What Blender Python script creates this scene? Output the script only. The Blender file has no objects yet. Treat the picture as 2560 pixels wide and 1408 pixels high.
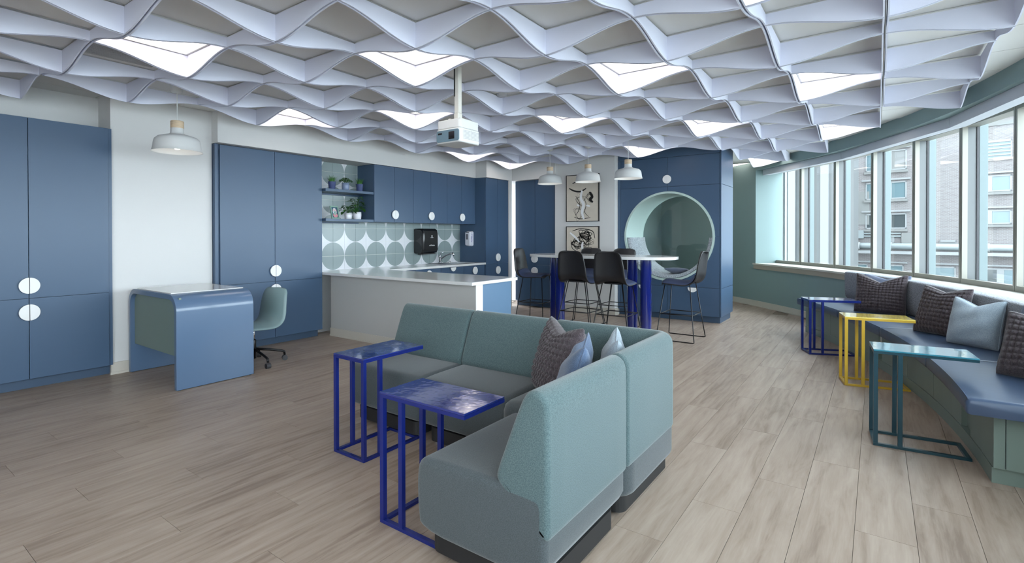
import bpy, bmesh, math, random
from mathutils import Matrix, Vector
random.seed(7)
pi = math.pi
S = bpy.context.scene
COL = S.collection

# ------------------------------------------------------------------ camera
F, TH, PI_, RO, H, PX = 1292.9, math.radians(36.84), math.radians(.4255), math.radians(-.0894), 1.36, 1223.8
PY = 587.16 + F*math.tan(PI_)
fw = Vector((math.cos(TH)*math.cos(PI_), math.sin(TH)*math.cos(PI_), -math.sin(PI_)))
r0 = Vector((math.sin(TH), -math.cos(TH), 0)); u0 = r0.cross(fw)
rt = r0*math.cos(RO) + u0*math.sin(RO); up = rt.cross(fw)
cd = bpy.data.cameras.new('camera'); cam = bpy.data.objects.new('camera', cd); COL.objects.link(cam)
cam.matrix_world = Matrix(((rt.x, up.x, -fw.x, 0), (rt.y, up.y, -fw.y, 0), (rt.z, up.z, -fw.z, H), (0, 0, 0, 1)))
cd.sensor_fit = 'HORIZONTAL'; cd.sensor_width = 36; cd.lens = F/2560*36
cd.shift_x = (1280-PX)/2560; cd.shift_y = -(704-PY)/2560; cd.clip_start = .05; cd.clip_end = 500
S.camera = cam

def proj(p):
    v = Vector(p) - Vector((0, 0, H)); d = v.dot(fw)
    if d < .05: return None
    return (PX + F*v.dot(rt)/d, PY - F*v.dot(up)/d, d)

# ------------------------------------------------------------------ world, exposure
W = bpy.data.worlds.new('overcast_sky'); S.world = W; W.use_nodes = True
bg = W.node_tree.nodes['Background']
bg.inputs[0].default_value = (.88, .94, 1.0, 1); bg.inputs[1].default_value = 9.0
S.view_settings.view_transform = 'Standard'; S.view_settings.look = 'None'
S.view_settings.exposure = 0.72; S.view_settings.gamma = 1.0
S.view_settings.use_curve_mapping = False
LIGHT_E = 2.1            # radiance of the ceiling light diffusers
try:
    S.cycles.use_denoising = True
    S.cycles.max_bounces = 10; S.cycles.diffuse_bounces = 6; S.cycles.transparent_max_bounces = 16
    S.cycles.sample_clamp_indirect = 6
except Exception:
    pass

# ------------------------------------------------------------------ materials
MATS = {}
def mat(name):
    m = bpy.data.materials.new(name); m.use_nodes = True; MATS[name] = m
    nt = m.node_tree; return m, nt, nt.nodes['Principled BSDF']
def N(nt, t, **k):
    n = nt.nodes.new(t)
    for a, b in k.items(): setattr(n, a, b)
    return n
def simple(name, c, rough=.5, metal=0., spec=.5, bump=0., bscale=60., var=0., vscale=4., stretch=(1, 1, 1), coat=0., dist=.01):
    m, nt, b = mat(name)
    b.inputs['Base Color'].default_value = (*c, 1); b.inputs['Roughness'].default_value = rough
    b.inputs['Metallic'].default_value = metal; b.inputs['Specular IOR Level'].default_value = spec
    b.inputs['Coat Weight'].default_value = coat; b.inputs['Coat Roughness'].default_value = .06
    if bump or var:
        tc = N(nt, 'ShaderNodeTexCoord'); mp = N(nt, 'ShaderNodeMapping'); mp.inputs['Scale'].default_value = stretch
        nt.links.new(tc.outputs['Object'], mp.inputs['Vector'])
    if bump:
        no = N(nt, 'ShaderNodeTexNoise'); no.inputs['Scale'].default_value = bscale; no.inputs['Detail'].default_value = 3
        bp = N(nt, 'ShaderNodeBump'); bp.inputs['Strength'].default_value = bump; bp.inputs['Distance'].default_value = dist
        nt.links.new(mp.outputs[0], no.inputs['Vector']); nt.links.new(no.outputs['Fac'], bp.inputs['Height'])
        nt.links.new(bp.outputs[0], b.inputs['Normal'])
    if var:
        n2 = N(nt, 'ShaderNodeTexNoise'); n2.inputs['Scale'].default_value = vscale; n2.inputs['Detail'].default_value = 4
        cr = N(nt, 'ShaderNodeValToRGB')
        cr.color_ramp.elements[0].position = .3; cr.color_ramp.elements[1].position = .7
        cr.color_ramp.elements[0].color = (*[x*(1-var) for x in c], 1); cr.color_ramp.elements[1].color = (*[min(1, x*(1+var)) for x in c], 1)
        nt.links.new(mp.outputs[0], n2.inputs['Vector']); nt.links.new(n2.outputs['Fac'], cr.inputs['Fac'])
        nt.links.new(cr.outputs[0], b.inputs['Base Color'])
    return m
def fabric(name, c1, c2, scale=220., stretch=(1, 1, 1), bump=.4, dist=.002, pos=(.35, .65)):
    m, nt, b = mat(name)
    b.inputs['Roughness'].default_value = .9; b.inputs['Specular IOR Level'].default_value = .15
    b.inputs['Sheen Weight'].default_value = .25; b.inputs['Sheen Roughness'].default_value = .5
    tc = N(nt, 'ShaderNodeTexCoord'); mp = N(nt, 'ShaderNodeMapping'); mp.inputs['Scale'].default_value = stretch
    no = N(nt, 'ShaderNodeTexNoise'); no.inputs['Scale'].default_value = scale; no.inputs['Detail'].default_value = 2
    n3 = N(nt, 'ShaderNodeTexNoise'); n3.inputs['Scale'].default_value = 5; n3.inputs['Detail'].default_value = 2
    cr = N(nt, 'ShaderNodeValToRGB'); cr.color_ramp.elements[0].position, cr.color_ramp.elements[1].position = pos
    cr.color_ramp.elements[0].color = (*c1, 1); cr.color_ramp.elements[1].color = (*c2, 1)
    nt.links.new(tc.outputs['Object'], mp.inputs[0]); nt.links.new(mp.outputs[0], no.inputs['Vector'])
    nt.links.new(tc.outputs['Object'], n3.inputs['Vector'])
    nt.links.new(no.outputs['Fac'], cr.inputs['Fac'])
    mx = N(nt, 'ShaderNodeMix', data_type='RGBA', blend_type='MULTIPLY'); mx.inputs[0].default_value = .35
    nt.links.new(cr.outputs[0], mx.inputs[6]); nt.links.new(n3.outputs['Fac'], mx.inputs[7])
    nt.links.new(cr.outputs[0], b.inputs['Base Color'])
    bp = N(nt, 'ShaderNodeBump'); bp.inputs['Strength'].default_value = bump; bp.inputs['Distance'].default_value = dist
    nt.links.new(no.outputs['Fac'], bp.inputs['Height']); nt.links.new(bp.outputs[0], b.inputs['Normal'])
    return m

simple('wall_white', (0.6, 0.595, 0.59), .75, bump=.05, bscale=180)
simple('wall_grey', (.44, .435, .425), .7, bump=.05, bscale=180)
simple('wall_green', (0.205, 0.29, 0.292), .6, bump=.05, bscale=180)
simple('jamb_pale', (0.215, 0.262, 0.268), .6)
simple('base_beige', (.50, .465, .41), .55)
simple('trim_white', (.72, .72, .71), .5)
simple('ceiling_white', (0.68, 0.665, 0.64), .9, bump=.35, bscale=260, dist=.003)
simple('grid_white', (0.66, 0.66, 0.65), .7)
simple('felt', (0.675, 0.69, 0.8), .95, spec=.1, bump=.1, bscale=500, dist=.001)
simple('cab_blue', (0.048, 0.088, 0.155), .36, spec=.45)
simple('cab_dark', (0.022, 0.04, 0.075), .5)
simple('kick_blue', (0.042, 0.075, 0.13), .5)
simple('panel_blue', (0.085, 0.16, 0.26), .5)
simple('handle_white', (.74, .74, .74), .4)
simple('counter_white', (.66, .655, .65), .12, spec=.6)
simple('desk_blue', (0.082, 0.135, 0.225), .30, spec=.5, coat=.35, bump=.05, bscale=40, dist=.003)
simple('sage_panel', (0.15, 0.2, 0.18), .5)
simple('sage_light', (0.42, 0.53, 0.5), .5)
simple('sage_mid', (0.36, 0.46, 0.44), .5)
simple('bench_green', (0.165, 0.215, 0.19), .45)
simple('vinyl_blue', (0.038, 0.062, 0.115), .38, bump=.06, bscale=14, dist=.01)
simple('shell_black', (.012, .012, .014), .42)
simple('pad_blue', (0.035, 0.05, 0.11), .8)
simple('shell_teal', (0.165, 0.235, 0.245), .45)
simple('black_metal', (.010, .010, .012), .35, metal=.4)
simple('dark_plastic', (.012, .013, .015), .22)
simple('rubber_grey', (.03, .03, .035), .6)
simple('chrome', (.75, .76, .78), .12, metal=1)
simple('steel', (.42, .43, .44), .28, metal=1)
simple('gloss_cobalt', (0.009, 0.02, 0.15), .05, spec=.7, coat=1., bump=.22, bscale=7, dist=.02)
simple('paint_cobalt', (0.006, 0.014, 0.125), .25)
simple('gloss_yellow', (.72, .54, .10), .06, spec=.6, coat=1., bump=.18, bscale=7, dist=.02)
simple('paint_yellow', (0.5, 0.32, 0.03), .3)
simple('gloss_teal', (0.035, 0.17, 0.235), .05, spec=.7, coat=1., bump=.22, bscale=7, dist=.02)
simple('paint_teal', (0.0025, 0.032, 0.048), .3)
simple('tube_cobalt', (0.007, 0.014, 0.135), .10, coat=.8)
simple('shade_white', (.60, .605, .60), .55)
simple('shade_inner', (.75, .75, .74), .6)
simple('wood_pale', (.58, .44, .30), .6, var=.15, vscale=12, stretch=(1, 1, 8))
simple('sofa_base', (.012, .012, .013), .6)
simple('projector_white', (.68, .68, .67), .45)
simple('projector_grey', (.13, .20, .25), .4)
simple('mount_white', (.66, .64, .58), .5)
simple('lens_dark', (.01, .01, .012), .08)
simple('vent_grey', (.45, .45, .46), .7)
simple('frame_metal', (.255, .245, .215), .42, metal=.25)
simple('frame_light', (0.125, 0.135, 0.14), .45)
simple('fin_teal', (0.085, 0.115, 0.12), .4)
simple('gasket', (.03, .03, .035), .6)
simple('blind_white', (.52, .545, .60), .6)
simple('sill_cream', (.56, .545, .49), .35)
simple('apron_taupe', (.335, .30, .25), .5)
simple('leaf_green', (.035, .145, .018), .45, var=.35, vscale=25)
simple('leaf_dark', (.022, .085, .018), .4, var=.35, vscale=25)
simple('grass_green', (.04, .16, .02), .5, var=.4, vscale=30)
simple('pot_navy', (.05, .07, .17), .25)
simple('pot_slate', (.20, .25, .38), .35)
simple('pot_white', (.70, .70, .74), .25)
simple('soil', (.02, .013, .008), .9)
simple('frame_sage', (.20, .33, .27), .5)
simple('print_navy', (.02, .07, .12), .6)
simple('print_skin', (.62, .62, .62), .6)
simple('print_red', (.45, .06, .07), .6)
simple('print_pink', (.55, .22, .24), .6)
simple('print_cyan', (.35, .62, .70), .6)
simple('art_frame', (.01, .01, .011), .4)
simple('art_paper', (.56, .50, .42), .8, var=.05, vscale=6)
simple('ink_black', (.012, .012, .012), .8)
simple('ink_white', (.72, .72, .73), .8)
simple('logo_white', (.7, .7, .7), .5)
simple('logo_violet', (.07, .05, .30), .5)
simple('dispenser_white', (.62, .62, .68), .3)
simple('dispenser_window', (.10, .10, .13), .2)
simple('outlet_white', (.6, .6, .58), .4)
simple('grout', (.62, .62, .60), .8)
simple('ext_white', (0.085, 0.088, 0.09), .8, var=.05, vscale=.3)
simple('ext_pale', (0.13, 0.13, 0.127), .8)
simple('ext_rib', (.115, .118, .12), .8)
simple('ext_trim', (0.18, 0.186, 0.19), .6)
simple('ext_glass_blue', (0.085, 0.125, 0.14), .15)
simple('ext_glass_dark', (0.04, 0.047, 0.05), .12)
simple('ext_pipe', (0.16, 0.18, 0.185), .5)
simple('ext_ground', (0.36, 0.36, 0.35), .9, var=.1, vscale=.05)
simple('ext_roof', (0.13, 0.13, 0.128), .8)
fabric('sofa_teal', (.049, .079, .084), (.090, .129, .135), 260)
fabric('sofa_grey', (.042, .051, .056), (.070, .082, .088), 320)
fabric('heather_grey', (.09, .10, .125), (.28, .295, .335), 70, (1, 1, 5), .3, .002)
fabric('nook_grey', (.20, .225, .25), (.44, .48, .52), 70, (1, 1, 1), .3, .002)
fabric('bobble_brown', (.034, .026, .030), (.080, .064, .072), 200, bump=.6)
fabric('denim_blue', (.055, .085, .15), (.105, .15, .235), 300)
fabric('denim_pale', (.20, .25, .30), (.33, .385, .43), 300)
fabric('denim_mid', (.10, .125, .19), (.17, .195, .27), 300)

def emis(name, c, e):
    m, nt, b = mat(name)
    b.inputs['Base Color'].default_value = (*c, 1); b.inputs['Emission Color'].default_value = (*c, 1); b.inputs['Emission Strength'].default_value = e
    return m
emis('diffuser', (1.0, .91, .83), LIGHT_E)
emis('bulb', (1.0, .97, .92), 6)

def glassmat(name, tint, refl=1.0):
    m, nt, b = mat(name); out = nt.nodes['Material Output']; nt.nodes.remove(b)
    tr = N(nt, 'ShaderNodeBsdfTransparent'); tr.inputs[0].default_value = (*tint, 1)
    gl = N(nt, 'ShaderNodeBsdfGlossy'); gl.inputs['Roughness'].default_value = .0
    fr = N(nt, 'ShaderNodeLayerWeight'); fr.inputs[0].default_value = .5
    pw = N(nt, 'ShaderNodeMath', operation='POWER'); pw.inputs[1].default_value = 5
    mu = N(nt, 'ShaderNodeMath', operation='MULTIPLY_ADD'); mu.inputs[1].default_value = .9*refl; mu.inputs[2].default_value = .04*refl; mu.use_clamp = True
    mx = N(nt, 'ShaderNodeMixShader')
    nt.links.new(fr.outputs['Facing'], pw.inputs[0]); nt.links.new(pw.outputs[0], mu.inputs[0]); nt.links.new(mu.outputs[0], mx.inputs[0])
    nt.links.new(tr.outputs[0], mx.inputs[1]); nt.links.new(gl.outputs[0], mx.inputs[2]); nt.links.new(mx.outputs[0], out.inputs[0])
glassmat('window_glass', (.90, .95, .96), 1.3)
glassmat('nook_glass', (.96, .985, .98), 1.2)

PL_W, PL_L, PL_Y0 = .2245, 1.22, .0785
def woodfloor():
    m, nt, b = mat('plank_oak')
    ge = N(nt, 'ShaderNodeNewGeometry'); sx = N(nt, 'ShaderNodeSeparateXYZ'); nt.links.new(ge.outputs['Position'], sx.inputs[0])
    def M(op, a, v=None, c=None):
        n = N(nt, 'ShaderNodeMath', operation=op)
        for k, q in enumerate((a, v, c)):
            if q is None: continue
            if isinstance(q, (int, float)): n.inputs[k].default_value = q
            else: nt.links.new(q, n.inputs[k])
        return n.outputs[0]
    row = M('FLOOR', M('DIVIDE', M('SUBTRACT', sx.outputs[1], PL_Y0), PL_W))
    off = M('MULTIPLY', M('FRACT', M('MULTIPLY', row, .377)), PL_L)
    colm = M('FLOOR', M('DIVIDE', M('ADD', sx.outputs[0], off), PL_L))
    cx = N(nt, 'ShaderNodeCombineXYZ'); nt.links.new(row, cx.inputs[0]); nt.links.new(colm, cx.inputs[1])
    wn = N(nt, 'ShaderNodeTexWhiteNoise', noise_dimensions='2D'); nt.links.new(cx.outputs[0], wn.inputs['Vector'])
    rnd = wn.outputs['Value']
    # grain coordinates
    gx = N(nt, 'ShaderNodeCombineXYZ')
    nt.links.new(M('ADD', M('MULTIPLY', sx.outputs[0], 1.1), M('MULTIPLY', rnd, 37.)), gx.inputs[0])
    nt.links.new(M('MULTIPLY', sx.outputs[1], 9.), gx.inputs[1]); nt.links.new(M('MULTIPLY', rnd, 19.), gx.inputs[2])
    n1 = N(nt, 'ShaderNodeTexNoise'); n1.inputs['Scale'].default_value = 1.6; n1.inputs['Detail'].default_value = 6; n1.inputs['Roughness'].default_value = .62; n1.inputs['Distortion'].default_value = .6
    nt.links.new(gx.outputs[0], n1.inputs['Vector'])
    g2 = N(nt, 'ShaderNodeCombineXYZ')
    nt.links.new(M('ADD', M('MULTIPLY', sx.outputs[0], 3.), M('MULTIPLY', rnd, 11.)), g2.inputs[0])
    nt.links.new(M('MULTIPLY', sx.outputs[1], 60.), g2.inputs[1])
    n2 = N(nt, 'ShaderNodeTexNoise'); n2.inputs['Scale'].default_value = 2.2; n2.inputs['Detail'].default_value = 4
    nt.links.new(g2.outputs[0], n2.inputs['Vector'])
    # knots / cathedral figure
    wv = N(nt, 'ShaderNodeTexWave', wave_type='RINGS'); wv.inputs['Scale'].default_value = .9; wv.inputs['Distortion'].default_value = 7; wv.inputs['Detail'].default_value = 3; wv.inputs['Detail Scale'].default_value = 1.2
    nt.links.new(gx.outputs[0], wv.inputs['Vector'])
    cr = N(nt, 'ShaderNodeValToRGB'); e = cr.color_ramp.elements
    e[0].position = .28; e[0].color = (.200, .148, .114, 1); e[1].position = .72; e[1].color = (.358, .290, .240, 1)
    k = cr.color_ramp.elements.new(.46); k.color = (.287, .222, .178, 1)
    f1 = M('ADD', n1.outputs['Fac'], M('MULTIPLY', M('SUBTRACT', n2.outputs['Fac'], .5), .22))
    f2 = M('ADD', f1, M('MULTIPLY', M('SUBTRACT', wv.outputs['Fac'], .5), .08))
    f3 = M('ADD', f2, M('MULTIPLY', M('SUBTRACT', rnd, .5), .16))
    nt.links.new(f3, cr.inputs['Fac'])
    nt.links.new(cr.outputs[0], b.inputs['Base Color'])
    b.inputs['Roughness'].default_value = .42; b.inputs['Specular IOR Level'].default_value = .4
    bp = N(nt, 'ShaderNodeBump'); bp.inputs['Strength'].default_value = .12; bp.inputs['Distance'].default_value = .002
    nt.links.new(n2.outputs['Fac'], bp.inputs['Height']); nt.links.new(bp.outputs[0], b.inputs['Normal'])
woodfloor()
simple('floor_joint', (0.2, 0.16, 0.125), .7)

def tilemat():
    # a square tile, local xy in -.5 .. .5 on its face: quarter disc of sage on white
    m, nt, b = mat('tile_sage')
    tc = N(nt, 'ShaderNodeTexCoord'); sx = N(nt, 'ShaderNodeSeparateXYZ'); nt.links.new(tc.outputs['Object'], sx.inputs[0])
    cb = N(nt, 'ShaderNodeCombineXYZ'); nt.links.new(sx.outputs[0], cb.inputs[0]); nt.links.new(sx.outputs[2], cb.inputs[2])
    d = N(nt, 'ShaderNodeVectorMath', operation='DISTANCE'); d.inputs[1].default_value = (-.0995, 0, -.0995)
    nt.links.new(cb.outputs[0], d.inputs[0])
    lt = N(nt, 'ShaderNodeMath', operation='LESS_THAN'); lt.inputs[1].default_value = .1955; nt.links.new(d.outputs['Value'], lt.inputs[0])
    mx = N(nt, 'ShaderNodeMix', data_type='RGBA'); mx.inputs[6].default_value = (.66, .665, .70, 1); mx.inputs[7].default_value = (.235, .285, .29, 1)
    nt.links.new(lt.outputs[0], mx.inputs[0]); nt.links.new(mx.outputs[2], b.inputs['Base Color'])
    b.inputs['Roughness'].default_value = .25
tilemat()
def brickmat():
    m, nt, b = mat('ext_brick')
    tc = N(nt, 'ShaderNodeTexCoord'); mp = N(nt, 'ShaderNodeMapping'); nt.links.new(tc.outputs['Object'], mp.inputs[0])
    mp.inputs['Rotation'].default_value = (math.radians(90), 0, 0)
    br = N(nt, 'ShaderNodeTexBrick'); br.inputs['Scale'].default_value = 1.0; br.inputs['Brick Width'].default_value = .30; br.inputs['Row Height'].default_value = .105; br.inputs['Mortar Size'].default_value = .014
    br.inputs['Color1'].default_value = (.115, .100, .101, 1); br.inputs['Color2'].default_value = (.14, .124, .124, 1); br.inputs['Mortar'].default_value = (.19, .185, .185, 1)
    nt.links.new(mp.outputs[0], br.inputs['Vector']); nt.links.new(br.outputs['Color'], b.inputs['Base Color'])
    b.inputs['Roughness'].default_value = .9
brickmat()

# ------------------------------------------------------------------ mesh helpers
class MB:
    def __init__(s): s.v = []; s.f = []
    def add(s, vs, fs):
        o = len(s.v); s.v += [tuple(p) for p in vs]; s.f += [tuple(i+o for i in f) for f in fs]; return s
    def box(s, x0, x1, y0, y1, z0, z1):
        if x0 > x1: x0, x1 = x1, x0
        if y0 > y1: y0, y1 = y1, y0
        return s.add([(x0,y0,z0),(x1,y0,z0),(x1,y1,z0),(x0,y1,z0),(x0,y0,z1),(x1,y0,z1),(x1,y1,z1),(x0,y1,z1)],
                     [(0,3,2,1),(4,5,6,7),(0,1,5,4),(1,2,6,5),(2,3,7,6),(3,0,4,7)])
    def loft(s, rings, caps=True, closed=True, loop=False):
        n = len(rings[0]); o = len(s.v)
        for r in rings: s.v += [tuple(p) for p in r]
        m = len(rings)
        for a in range(m if loop else m-1):
            b = (a+1) % m
            for i in range(n if closed else n-1):
                j = (i+1) % n
                s.f.append((o+a*n+i, o+a*n+j, o+b*n+j, o+b*n+i))
        if caps and not loop:
            s.f.append(tuple(o+i for i in reversed(range(n)))); s.f.append(tuple(o+(m-1)*n+i for i in range(n)))
        return s
    def lathe(s, prof, c=(0,0,0), n=24, caps=True):
        rings = [[(c[0]+r*math.cos(2*pi*k/n), c[1]+r*math.sin(2*pi*k/n), c[2]+z) for k in range(n)] for r, z in prof]
        return s.loft(rings, caps)
    def cyl(s, p, q, r, n=10, r2=None):
        p = Vector(p); q = Vector(q); d = (q-p).normalized()
        a = d.orthogonal().normalized(); b = d.cross(a); r2 = r if r2 is None else r2
        R = [[p+(a*math.cos(2*pi*k/n)+b*math.sin(2*pi*k/n))*r for k in range(n)], [q+(a*math.cos(2*pi*k/n)+b*math.sin(2*pi*k/n))*r2 for k in range(n)]]
        return s.loft(R)
    def tube(s, pts, r, n=8, loop=False):
        pts = [Vector(p) for p in pts]; m = len(pts); rings = []; a = None
        for i, p in enumerate(pts):
            if loop: d = (pts[(i+1) % m]-pts[i-1])
            else: d = (pts[min(i+1, m-1)]-pts[max(i-1, 0)])
            d.normalize()
            if a is None: a = d.orthogonal().normalized()
            a = (a - d*a.dot(d)).normalized(); b = d.cross(a)
            rings.append([p+(a*math.cos(2*pi*k/n)+b*math.sin(2*pi*k/n))*r for k in range(n)])
        return s.loft(rings, loop=loop)
    def bar(s, p, q, w, h=None):      # square bar between two points
        p = Vector(p); q = Vector(q); d = (q-p).normalized(); h = h or w
        a = Vector((0,0,1)).cross(d)
        if a.length < 1e-4: a = Vector((1,0,0))
        a.normalize(); b = d.cross(a)
        R = [[o+a*(w/2*i)+b*(h/2*j) for i, j in ((-1,-1),(1,-1),(1,1),(-1,1))] for o in (p, q)]
        return s.loft(R)
    def prism(s, poly, z0, z1):
        return s.loft([[(x, y, z0) for x, y in poly], [(x, y, z1) for x, y in poly]])
    def xf(s, M):
        s.v = [tuple(M @ Vector(p)) for p in s.v]; return s

WM = {}
def T(loc, rz=0): return Matrix.Translation(Vector(loc)) @ Matrix.Rotation(rz, 4, 'Z')
def tag(o, label=None, cat=None, group=None, kind=None):
    if label: o['label'] = label
    if cat: o['category'] = cat
    if group: o['group'] = group
    if kind: o['kind'] = kind
    return o
def mesh(name, mb, m, smooth=False, fix=True):
    me = bpy.data.meshes.new(name); me.from_pydata(mb.v, [], mb.f)
    if fix:
        bm = bmesh.new(); bm.from_mesh(me); bmesh.ops.recalc_face_normals(bm, faces=bm.faces); bm.to_mesh(me); bm.free()
    if m: me.materials.append(MATS[m])
    if smooth: me.polygons.foreach_set('use_smooth', [True]*len(me.polygons))
    me.update(); return me
def link(o, parent=None):
    COL.objects.link(o)
    if parent is not None: o.parent = parent
    return o
def part(name, mb, m, parent=None, world=False, bevel=0., seg=2, smooth=False, auto=None):
    if parent is not None and world:
        mb.xf(WM[parent.name].inverted())
    me = mesh(name, mb, m, smooth)
    o = bpy.data.objects.new(name, me); link(o, parent)
    WM[o.name] = WM[parent.name] if parent is not None else Matrix()
    if bevel:
        b = o.modifiers.new('bevel', 'BEVEL'); b.width = bevel; b.segments = seg; b.limit_method = 'ANGLE'; b.angle_limit = math.radians(40)
        me.polygons.foreach_set('use_smooth', [True]*len(me.polygons))
        try: b.harden_normals = True
        except Exception: pass
    if auto:
        for e in me.edges: pass
        me.polygons.foreach_set('use_smooth', [True]*len(me.polygons))
        try: me.set_sharp_from_angle(angle=math.radians(auto))
        except Exception: pass
    return o
def thing(name, label, cat, loc=(0,0,0), rz=0, group=None):
    o = bpy.data.objects.new(name, None); o.empty_display_size = .1; link(o)
    o.location = loc; o.rotation_euler = (0, 0, rz); WM[o.name] = T(loc, rz)
    return tag(o, label, cat, group)
def struct(name, mb, m, **k):
    return tag(part(name, mb, m, **k), kind='structure')
def copy_tree(o, parent=None):
    c = o.copy(); COL.objects.link(c)
    if parent is not None: c.parent = parent
    for ch in list(o.children): copy_tree(ch, c)
    return c
def copy_thing(o, loc, rz, label, group=None):
    c = copy_tree(o); c.location = loc; c.rotation_euler = (0, 0, rz); c['label'] = label
    if group: c['group'] = group
    WM[c.name] = T(loc, rz)
    return c

# curved window wall: everything along it is concentric about CB
CB = (3.47, 9.475)
def pol(R, deg, z=None):
    a = math.radians(deg); p = (CB[0]+R*math.cos(a), CB[1]+R*math.sin(a))
    return p if z is None else (p[0], p[1], z)
def arc(a0, a1, step=1.5):
    n = max(1, int(math.ceil(abs(a1-a0)/step))); return [a0+(a1-a0)*k/n for k in range(n+1)]
def arcsolid(mb, R0, R1, z0, z1, a0, a1, step=1.5):
    return mb.loft([[pol(R0,a,z0), pol(R1,a,z0), pol(R1,a,z1), pol(R0,a,z1)] for a in arc(a0, a1, step)])
CZ = 2.745   # underside of the ceiling tiles
A_END, A_FAR = -127.4, -29.2

# ================================================================== setting
outline = [pol(10.80, a) for a in arc(A_END, A_FAR, 2)] + [(12.9, 4.4), (12.9, 6.6), (-3.3, 6.6)]
floor = struct('floor', MB().prism(outline, -.12, -.012), 'floor_joint')
WM['floor'] = Matrix()
# planks: one mesh shared by all, the 300 that show largest are parts, the rest one field
pm = mesh('plank', MB().box(-.5, .5, -.5, .5, -1, 0), 'plank_oak')
cand = []
for r in range(-10, 29):
    off = ((r*.377) % 1.0)*PL_L
    y0 = PL_Y0 + r*PL_W; y1 = y0 + PL_W
    for c in range(-4, 14):
        x0 = c*PL_L - off; x1 = x0 + PL_L; xm, ym = (x0+x1)/2, (y0+y1)/2
        if x1 < -3.2 or x0 > 12.8 or ym > 6.45: continue
        if math.hypot(xm-CB[0], ym-CB[1]) > 10.75 and ym < 3: continue
        if xm > 8.6 and ym > 4.2: continue
        ps = [proj((x, y, 0)) for x, y in ((x0,y0),(x1,y0),(x1,y1),(x0,y1))]
        area = 0
        if all(ps):
            q = [(min(max(p[0], 0), 2560), min(max(p[1], 0), 1408)) for p in ps]
            area = abs(sum(q[i][0]*q[(i+1)%4][1]-q[(i+1)%4][0]*q[i][1] for i in range(4)))/2
        cand.append((area, x0, x1, y0, y1))
cand.sort(reverse=True)
field = MB()
for k, (ar, x0, x1, y0, y1) in enumerate(cand):
    g = .0009
    if k < 300 and ar > 0:
        o = bpy.data.objects.new('plank', pm); link(o, floor)
        o.location = ((x0+x1)/2, (y0+y1)/2, 0); o.scale = (x1-x0-2*g, y1-y0-2*g, .012)
    else:
        field.box(x0+g, x1-g, y0+g, y1-g, -.012, 0)
if field.v: tag(part('plank_field', field, 'plank_oak', floor), kind='stuff')

# ceiling
G = .61; GX, GY = -.0308, -.0368
ceil = struct('ceiling', MB().prism(outline, CZ+.012, CZ+.14), 'grid_white')
LIGHTS = {(2,6),(4,4),(6,2),(8,0),(6,6),(8,4),(10,2),(12,0),(10,8),(12,8),(12,4),(16,2),(4,0),(5,8),(2,2),(0,4),(0,0),(-2,2),(-2,6),(-4,4),(16,4),(16,6),(18,3),(18,5)}  # closing entries are unseen lights added to brighten the space behind the nook
VENT = (2,7)
tm = mesh('ceiling_tile', MB().box(-.5, .5, -.5, .5, 0, 1), 'ceiling_white')
rest = MB()
for i in range(-6, 22):
    for j in range(-4, 11):
        cx, cy = GX+G*(i+.5), GY+G*(j+.5)
        if cx < -3.2 or cx > 12.8 or cy > 6.5 or math.hypot(cx-CB[0], cy-CB[1]) > 10.85 and cy < 3.5: continue
        if cx > 8.6 and cy > 4.3: continue
        if (i, j) in LIGHTS or (i, j) == VENT: continue
        p = proj((cx, cy, CZ)); vis = False
        for dx in (-.5, .5):
            for dy in (-.5, .5):
                q = proj((cx+dx*G, cy+dy*G, CZ))
                if q and -20 < q[0] < 2580 and -20 < q[1] < 700: vis = True
        if vis:
            o = bpy.data.objects.new('ceiling_tile', tm); link(o, ceil)
            o.location = (cx, cy, CZ); o.scale = (G-.008, G-.008, .012)
        else:
            rest.box(cx-G/2+.004, cx+G/2-.004, cy-G/2+.004, cy+G/2-.004, CZ, CZ+.012)
tag(part('ceiling_tile_field', rest, 'ceiling_white', ceil), kind='stuff')

# left wall, pier, soffits
struct('wall_left', MB().box(-3.3, 1.83, 6.32, 6.5, 0, CZ+.01), 'wall_white')
struct('wall_kitchen', MB().box(2.78, 8.3, 6.236, 6.5, 0, CZ+.01), 'wall_white')
struct('wall_pier', MB().box(1.826, 2.785, 5.985, 6.5, 0, CZ+.01), 'wall_white')
struct('trim_1', MB().box(2.785, 7.385, 5.845, 6.24, 2.392, CZ+.01), 'wall_white')          # soffit above the kitchen
struct('trim_2', MB().box(7.385, 8.19, 5.60, 6.24, 2.392, CZ+.01).box(8.104, 8.19, 5.60, 6.24, 0, 2.392), 'wall_white')  # soffit and post by the corner
struct('trim_3', MB().box(8.19, 8.9, 4.66, 6.24, 2.392, CZ+.01), 'wall_white')              # soffit above the corner wardrobe
struct('wall_corner', MB().box(8.9, 9.05, 4.4, 6.5, 0, CZ+.01), 'wall_white')
struct('wall_art', MB().box(8.232, 8.9, 3.535, 4.68, 0, CZ+.01), 'wall_white')
struct('wall_back', MB().box(-3.3, -3.15, .9, 6.5, 0, CZ+.01), 'wall_white')
struct('wall_far', MB().box(8.4, 12.85, 4.25, 4.4, 0, CZ+.01), 'wall_green')
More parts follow.
